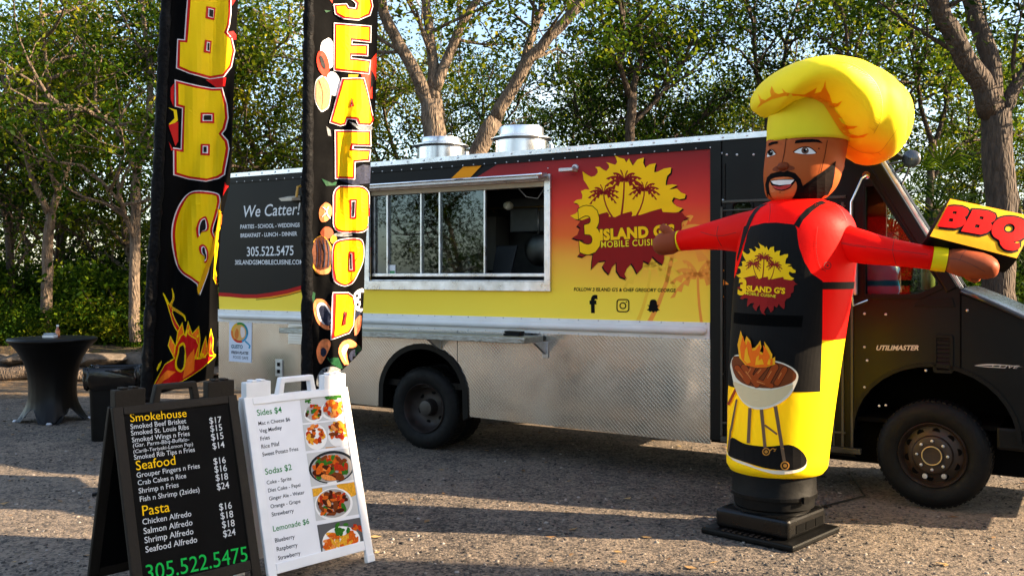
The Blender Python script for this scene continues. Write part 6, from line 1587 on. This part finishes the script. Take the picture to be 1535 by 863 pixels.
D.shape(S1([(272, 232), (274, 298), (252, 350), (238, 380), (232, 372), (248, 300)]), M_fyd, 2.6)
D.done('lettering', fs, world=True)

# ------------------------------------------------------------------ A-frame menu boards
def aframe(name, label, x, y, yaw, lean, W_, H_, m_frame, m_panel, m_back, rail=.055, z0=.075, splay=None):
    t = thing(name, label, 'menu board', (x, y, 0), yaw)
    up = Vector((0, math.sin(lean), math.cos(lean))); no = Vector((0, -math.cos(lean), math.sin(lean))); hx = Vector((1, 0, 0))
    Mf = Matrix(((1, no.x, up.x, 0), (0, no.y, up.y, 0), (0, no.z, up.z, 0), (0, 0, 0, 1)))      # (across, out, up)
    lb = lean if splay is None else splay; yb = H_ * math.sin(lean) + .03 + H_ * math.sin(lb); hb = H_ * math.cos(lean) / math.cos(lb) / H_
    Mb_ = Matrix(((-1, 0, 0, 0), (0, math.cos(lb), -math.sin(lb) * hb, yb), (0, math.sin(lb), math.cos(lb) * hb, 0), (0, 0, 0, 1)))
    h = W_ / 2
    for M, nm in ((Mf, 'front_leaf'), (Mb_, 'rear_leaf')):
        mb = MB()
        mb.box(-h, -h + rail, -.012, .012, .02, H_, 0, M); mb.box(h - rail, h, -.012, .012, .02, H_, 0, M)
        mb.box(-h + rail + .001, h - rail - .001, -.012, .012, H_ - rail * .8, H_, 0, M); mb.box(-h + rail + .001, h - rail - .001, -.012, .012, z0, z0 + rail, 0, M)
        lf = mb.build(nm, m_frame, t, bevel=.005)
        mb = MB(); mb.box(-h + rail * .6, h - rail * .6, -.009, .0035, z0 + rail * .6, H_ - rail * .6, 0, M); mb.build('panel', m_panel if M is Mf else m_back, lf)
        mb = MB()
        for a in (-h, h - rail): mb.box(a - .002, a + rail + .002, -.016, .016, -.0, .045, 0, M)
        mb.build('feet', m_frame, lf, bevel=.006)
    # hinge blocks and carrying handle on top
    yt = H_ * math.sin(lean); zt_ = H_ * math.cos(lean)
    for s in (-1, 1):
        mb = MB(); xc = s * (h - .095); wd = .08
        mb.box(xc - wd, xc + wd, yt - .012, yt + .042, zt_ - .01, zt_ + .085); mb.box(xc - wd * .55, xc - wd * .15, yt - .014, yt + .044, zt_ + .086, zt_ + .096); mb.box(xc + wd * .15, xc + wd * .55, yt - .014, yt + .044, zt_ + .086, zt_ + .096)
        mb.build('hinge_block', m_frame, t, bevel=.008)
    mb = MB(); hw = .125; P = [(-hw - .01, zt_ - .005), (-hw + .012, zt_ + .095), (hw - .012, zt_ + .095), (hw + .01, zt_ - .005)]; Q = [(hw - .03, zt_ - .005), (hw - .04, zt_ + .062), (-hw + .04, zt_ + .062), (-hw + .03, zt_ - .005)]
    slab(mb, [P + Q], yt - .006, yt + .036); mb.build('handle', m_frame, t, bevel=.009, seg=3)
    Wm = Matrix.Translation((x, y, 0)) @ Matrix.Rotation(yaw, 4, 'Z') @ Mf
    inv = Wm.inverted(); o_ = inv @ Vector((0, 0, EYE))
    def px2(px, py):
        d = inv.to_3x3() @ ray(px, py); k = (.0035 - o_.y) / d.y; p = o_ + d * k; return (p.x, p.z)
    fm = lambda a, b, lift: Mf @ Vector((a, .0035 + lift, b))
    return t, px2, fm
M_brown = mat('brown-black plastic', rgb(34, 29, 24), .6, var=.15, vscale=8, bump=.1, bscale=60, spec=.15); M_chalk = mat('chalkboard', rgb(20, 19, 18), .9, var=.35, vscale=5, spec=.03)
M_wp = mat('white plastic', rgb(232, 230, 230), .5, var=.05, vscale=8, spec=.15); M_wpan = mat('white panel', rgb(232, 230, 232), .8, var=.03, spec=.05)
t, px2, fm = aframe('menu_board', 'black A-frame menu board with white price list and green phone number', -1.567, 4.845, .837, .254, .703, 1.072, M_brown, M_chalk, M_dark, z0=.13)
D = Decal(fm, base=.0012); gold = mat('menu gold', rgb(248, 194, 22), .8, spec=.05); wht = mat('menu white', rgb(208, 208, 208), .8, spec=.05); grn = mat('menu green', rgb(28, 176, 72), .8, spec=.05)
B = lambda x, y: px2(120 + x / 2.847, 560 + y / 2.847)
heads = [('Smokehouse', (215, 205), (455, 183)), ('Seafood', (240, 411), (408, 386)), ('Pasta', (267, 605), (383, 586))]
items = [('Smoked Beef Brisket', (216, 236), (453, 210)), ('Smoked St. Louis Ribs', (218, 263), (464, 236)), ('Smoked Wings n Fries', (222, 292), (468, 263)), ('Smoked Rib Tips n Fries', (231, 366), (490, 331)),
    ('Grouper Fingers n Fries', (242, 443), (511, 401)), ('Crab Cakes n Rice', (247, 475), (453, 443)), ('Shrimp n Fries', (251, 510), (421, 482)), ('Fish n Shrimp (2sides)', (256, 545), (510, 503)),
    ('Chicken Alfredo', (267, 643), (475, 606)), ('Salmon Alfredo', (272, 683), (480, 644)), ('Shrimp Alfredo', (276, 722), (484, 682)), ('Seafood Alfredo', (280, 762), (500, 717))]
for s, a, b in heads: D.text(s, B(*a), B(*b), gold, 0, bold=.0)
D.done('heading_lettering', t)
D = Decal(fm, base=.0012)
for s, a, b in items: D.text(s, B(*a), B(*b), wht, 0, bold=.004)
for s, a, b in (('(Gar. Parm-Bbq-Buffalo-', (226, 313), (466, 286)), ('(Carib-Teriyaki-Lemon Pep)', (228, 339), (482, 306))): D.text(s, B(*a), B(*b), wht, 0, bold=.0, shear=.12, tall=.9)
D.done('menu_lettering', t)
D = Decal(fm, base=.0012)
for s, a, b in (('$17', (553, 213), (604, 207)), ('$15', (557, 247), (607, 240)), ('$15', (561, 284), (613, 276)), ('$14', (567, 321), (617, 313)), ('$16', (571, 387), (622, 379)), ('$16', (575, 421), (627, 413)), ('$18', (580, 457), (632, 449)), ('$24', (585, 495), (637, 486)), ('$16', (595, 582), (648, 573)), ('$18', (601, 620), (654, 610)), ('$18', (607, 657), (660, 648)), ('$24', (612, 696), (664, 686))): D.text(s, B(*a), B(*b), wht, 0, bold=.004)
D.done('price_lettering', t)
D = Decal(fm, base=.0012); D.text('305.522.5475', B(283, 884), B(716, 797), grn, 0, bold=.0, tall=1.05); D.done('phone_lettering', t)

t, px2, fm = aframe('menu_board', 'white A-frame menu board with green headings and food photos', -1.065, 5.407, .83, .253, .72, 1.047, M_wp, M_wpan, M_wpan, splay=.05)
Wp = lambda x, y: px2(350 + x / 2.8, 555 + y / 2.8)
gr2 = mat('menu dark green', rgb(22, 124, 44), .8, spec=.05); ink = mat('menu ink', rgb(30, 30, 32), .8, spec=.05)
D = Decal(fm, base=.0012)
for s, a, b in (('Sides $4', (100, 190), (203, 176)), ('Sodas $2', (134, 437), (245, 416)), ('Lemonade $6', (167, 675), (318, 642))): D.text(s, Wp(*a), Wp(*b), gr2, 0, bold=.006)
D.done('heading_lettering', t)
D = Decal(fm, base=.0012)
for s, a, b in (('Mac n Cheese $6', (105, 230), (238, 211)), ('Veg Medley', (110, 262), (203, 246)), ('Fries', (114, 295), (153, 287)), ('Rice Pilaf', (118, 328), (194, 314)), ('Sweet Potato Fries', (122, 360), (272, 335)), ('Coke - Sprite', (140, 478), (243, 459)), ('Diet Coke - Pepsi', (146, 511), (281, 486)), ('Ginger Ale - Water', (150, 545), (298, 517)), ('Orange - Grape', (156, 578), (281, 554)), ('Strawberry', (161, 612), (253, 594)), ('Blueberry', (175, 721), (257, 703)), ('Raspberry', (182, 758), (269, 738)), ('Strawberry', (188, 795), (281, 772))): D.text(s, Wp(*a), Wp(*b), ink, 0, bold=.006)
D.done('menu_lettering', t)
# printed food pictures
pal = {'o': rgb(206, 92, 26), 'r': rgb(176, 46, 22), 'b': rgb(116, 56, 26), 'y': rgb(222, 158, 46), 'g': rgb(52, 106, 34), 'd': rgb(70, 30, 18), 'n': rgb(228, 140, 70)}
pm = {k: mat('food print ' + k, c, .8, var=.25, vscale=90, spec=.05) for k, c in pal.items()}
p_bg = mat('photo grey', rgb(196, 194, 192), .8, spec=.05); p_bg2 = mat('photo dark grey', rgb(92, 90, 90), .8, spec=.05); p_w = mat('photo bowl white', rgb(236, 232, 228), .8, spec=.05); p_s = mat('photo bowl grey', rgb(168, 160, 154), .8, spec=.05); p_k = mat('photo pan black', rgb(40, 42, 44), .8, spec=.05); p_t = mat('photo table tan', rgb(196, 150, 92), .8, spec=.05)
def photo(quad, bgm):
    D.shape([Wp(*p) for p in quad], bgm, 0)
def food(cx, cy, rx, ry, cols, n, sd, size=.34, layer=4, elong=1.0):
    r = random.Random(sd)
    for k in range(n):
        a = r.uniform(0, 6.28); q = math.sqrt(r.random()) * .92; x, y = cx + rx * q * math.cos(a), cy + ry * q * math.sin(a)
        s = size * rx * r.uniform(.55, 1.1); rot = r.uniform(0, 3.14)
        P = [(px_ + r.uniform(-.14, .14) * s, py_ + r.uniform(-.14, .14) * s) for px_, py_ in circ(x, y, s * elong, s * .62, 8, rot)]
        P = [(min(max(u, cx - rx * 1.02), cx + rx * 1.02), min(max(v, cy - ry * 1.02), cy + ry * 1.02)) for u, v in P]
        D.shape([Wp(*p) for p in spline(P, 2)], pm[r.choice(cols)], layer + k * .25)
def bowl2(cx, cy, rx, ry, m, l=1, rot=-.15): D.shape([Wp(*p) for p in circ(cx, cy, rx, ry, 28, rot)], m, l)
D = Decal(fm, base=.0012, step=.00025); photo([(276, 112), (464, 91), (482, 198), (290, 221)], p_bg)
bowl2(336, 182, 40, 34, p_w, 1); bowl2(336, 176, 34, 32, p_s, 2); food(334, 174, 33, 31, 'orodyg', 30, 1); bowl2(416, 166, 50, 40, p_w, 1); bowl2(418, 160, 44, 38, p_s, 2); food(418, 160, 41, 37, 'oonry', 34, 2); food(314, 124, 15, 14, 'gg', 8, 3, .5); food(420, 112, 40, 10, 'ggg', 14, 4, .3)
D.done('food_photo', t)
D = Decal(fm, base=.0012, step=.00025); photo([(290, 228), (484, 205), (496, 312), (303, 338)], p_bg); D.shape([Wp(*p) for p in ((385, 322), (450, 316), (450, 318), (386, 327))], p_t, 1)
bowl2(346, 278, 46, 54, p_w, 1); food(344, 268, 40, 42, 'oryobn', 34, 5); bowl2(441, 268, 46, 54, p_w, 1); food(440, 252, 42, 40, 'oyrbny', 36, 6)
D.done('food_photo', t)
D = Decal(fm, base=.0012, step=.00025); photo([(306, 348), (500, 322), (521, 455), (326, 487)], p_bg); bowl2(412, 405, 97, 68, p_k, 1); bowl2(412, 408, 88, 60, p_s, 2); D.shape([Wp(*p) for p in ((392, 470), (430, 462), (436, 474), (398, 482))], p_w, 3); food(405, 408, 74, 52, 'orbognd', 56, 7, .28, 4, 1.35)
D.done('food_photo', t)
D = Decal(fm, base=.0012, step=.00025); photo([(328, 495), (521, 463), (538, 600), (346, 631)], p_bg); D.shape([Wp(*p) for p in ((330, 496), (372, 490), (374, 520), (334, 530))], pm['y'], 1); D.shape([Wp(*p) for p in spline([(432, 480), (480, 472), (515, 470), (524, 510), (490, 530), (455, 505)], 3)], pm['y'], 1); bowl2(420, 560, 80, 68, p_w, 2); bowl2(418, 557, 72, 60, p_s, 3); food(415, 555, 62, 52, 'obrbndg', 52, 8, .26, 4, 1.3)
D.done('food_photo', t)
D = Decal(fm, base=.0012, step=.00025); photo([(350, 648), (546, 613), (555, 750), (373, 792)], p_bg2); D.shape([Wp(*p) for p in ((373, 745), (540, 715), (555, 750), (373, 792))], p_bg, .5); bowl2(452, 715, 80, 62, p_w, 1); food(410, 722, 34, 42, 'yoyn', 26, 9, .4, 3, 1.4); food(482, 712, 40, 40, 'yoyo', 26, 10, .4, 3, 1.4); food(455, 668, 34, 30, 'ggg', 20, 11, .35, 9); food(520, 660, 26, 16, 'or', 12, 12, .4, 4)
D.done('food_photo', t)

# ------------------------------------------------------------------ cocktail table with stretch cover
tcn = GND(79, 630); t = thing('cocktail_table', 'round high cocktail table under a black stretch cover', 'table', (tcn.x, tcn.y, 0))
k = tcn.y / FPX; RT = 62 * k; ZTOP = EYE - (506 - HY) / FPX * tcn.y
M_spx = mat('black stretch cloth', rgb(6, 5, 5), .4, var=.1, vscale=4, bump=.12, bscale=5, spec=.2)
prof = [(.0, 1.02), (.04, .86), (.12, .78), (.25, .88), (.45, .62), (.62, .585), (.78, .66), (.90, .80), (.965, .93), (.985, 1.0), (1.0, 1.0)]
PR_ = [(0, 40 * k), (.10, 37 * k), (.25, 34 * k), (.42, 33 * k), (.58, 35 * k), (.72, 40 * k), (.84, 48 * k), (.93, 57 * k), (.965, RT), (.985, RT * 1.005), (1.0, RT * .985)]
NL = 72; rows = []
for j in range(44):
    v = j / 43; ring = []
    r0 = interp(PR_, v)[0]
    for i in range(NL):
        a = 2 * math.pi * i / NL; lobe = math.cos(4 * (a - .35)); w = max(0, 1 - v / .30) ** 1.6
        r_ = r0 * (1 + w * (.20 * lobe + .08)) * (1 + .008 * math.sin(23 * a) * (1 - v)); hem = .16 * w * max(0, -lobe + .3) / 1.3
        ring.append(Vector((r_ * math.cos(a), r_ * math.sin(a), max(.012, ZTOP * v + hem))))
    rows.append(ring)
rows.append([Vector((p.x * .9, p.y * .9, ZTOP + .004)) for p in rows[-1]]); rows.append([Vector((p.x * .3, p.y * .3, ZTOP + .005)) for p in rows[-1]])
mb = MB(); mb.rings(rows); cov = mb.build('stretch_cover', M_spx, t, auto=R(60))
for q in range(4):
    a = .35 + q * math.pi / 2; mb = MB(); mb.lathe([(.03, .0), (.034, .012), (.02, .03)], 12, (40 * k * 1.24 * math.cos(a), 40 * k * 1.24 * math.sin(a), 0)); mb.build('foot', M_alud, t)
nb = thing('napkin_box', 'small white and grey napkin box on the cocktail table', 'box', (tcn.x + .0, tcn.y - .05, ZTOP + .006)); mb = MB(); mb.box(-.075, .06, -.05, .05, 0, .028); mb.build('carton', M_white, nb, bevel=.004); mb = MB(); mb.box(-.065, .05, -.045, .045, .0285, .05, 0, Matrix.Rotation(.12, 4, 'Z')); mb.build('napkins', mat('grey napkin', rgb(150, 160, 168), .7), nb, bevel=.004)
nb = thing('sauce_bottle', 'tiny bottle with orange label beside the napkin box on the table', 'bottle', (tcn.x + .03, tcn.y + .06, ZTOP + .006)); mb = MB(); mb.lathe([(.022, 0), (.024, .01), (.024, .08), (.012, .10), (.011, .12)], 14); mb.build('flask', mat('brown sauce', rgb(150, 80, 50), .3), nb, auto=R(40)); mb = MB(); mb.lathe([(.0245, .02), (.0248, .022), (.0248, .07), (.0245, .072)], 14); mb.build('sticker', mat('orange paper', rgb(220, 140, 90), .5), nb); mb = MB(); mb.lathe([(.014, .1205), (.014, .14), (.01, .142)], 12); mb.build('cap', M_white, nb)

# ------------------------------------------------------------------ rubbish bin and its bag
bn = GND(161, 662); bn.y += .2; t = thing('rubbish_bin', 'tall black plastic rubbish bin beside the cocktail table', 'bin', (bn.x, bn.y, 0), .25)
def rr_ring(w, d, z, r=.05, n=6): return [Vector((x, y, z)) for x, y in rrect(-w, -d, w, d, r, n)]
mb = MB(); mb.rings([rr_ring(.215, .15, .0), rr_ring(.218, .152, .02), rr_ring(.24, .17, .70), rr_ring(.25, .18, .705), rr_ring(.25, .18, .735), rr_ring(.235, .165, .735), rr_ring(.21, .145, .08)]); mb.build('body', M_blackmatte, t, auto=R(40))
mb = MB(); mb.box(-.07, .07, -.185, -.17, .60, .66); mb.build('handle', M_black, t, bevel=.01)
t = thing('bin_bag', 'glossy black rubbish bag folded over the rim of the bin', 'bag', (bn.x, bn.y, .70), .25)
r_ = random.Random(5); n = 80; ph = [r_.uniform(0, 6.28) for _ in range(6)]; rows = []
def wob(a, z): return .016 * math.sin(9 * a + ph[0] + z * 9) + .012 * math.sin(17 * a + ph[1] - z * 21) + .008 * math.sin(31 * a + ph[2] + z * 35)
for w, d, z in ((.205, .14, -.25), (.22, .155, -.05), (.235, .168, .03), (.248, .178, .055), (.262, .19, .045), (.272, .198, .0), (.276, .20, -.06), (.27, .197, -.12), (.262, .19, -.15)):
    base_ = rr_ring(w, d, z, .07, 20); ring = []
    for i, p in enumerate(base_):
        a = 2 * math.pi * i / len(base_); f = max(0, min(1, (w - .24) / .03)); q = wob(a, z) * (f + .25) * (1 if w > .24 else .4)
        ring.append(Vector((p.x * (1 + q * 2.4), p.y * (1 + q * 2.4), p.z + q * .8 * f + (.03 * math.sin(5 * a + 1) * (1 if z < -.1 and w > .25 else 0)))))
    rows.append(ring)
mb = MB(); mb.rings(rows, cap=False); mb.open = True; mb.build('liner', mat('black bag film', rgb(8, 8, 9), .2, var=.2, bump=.25, bscale=14, spec=.5), t, smooth=True)
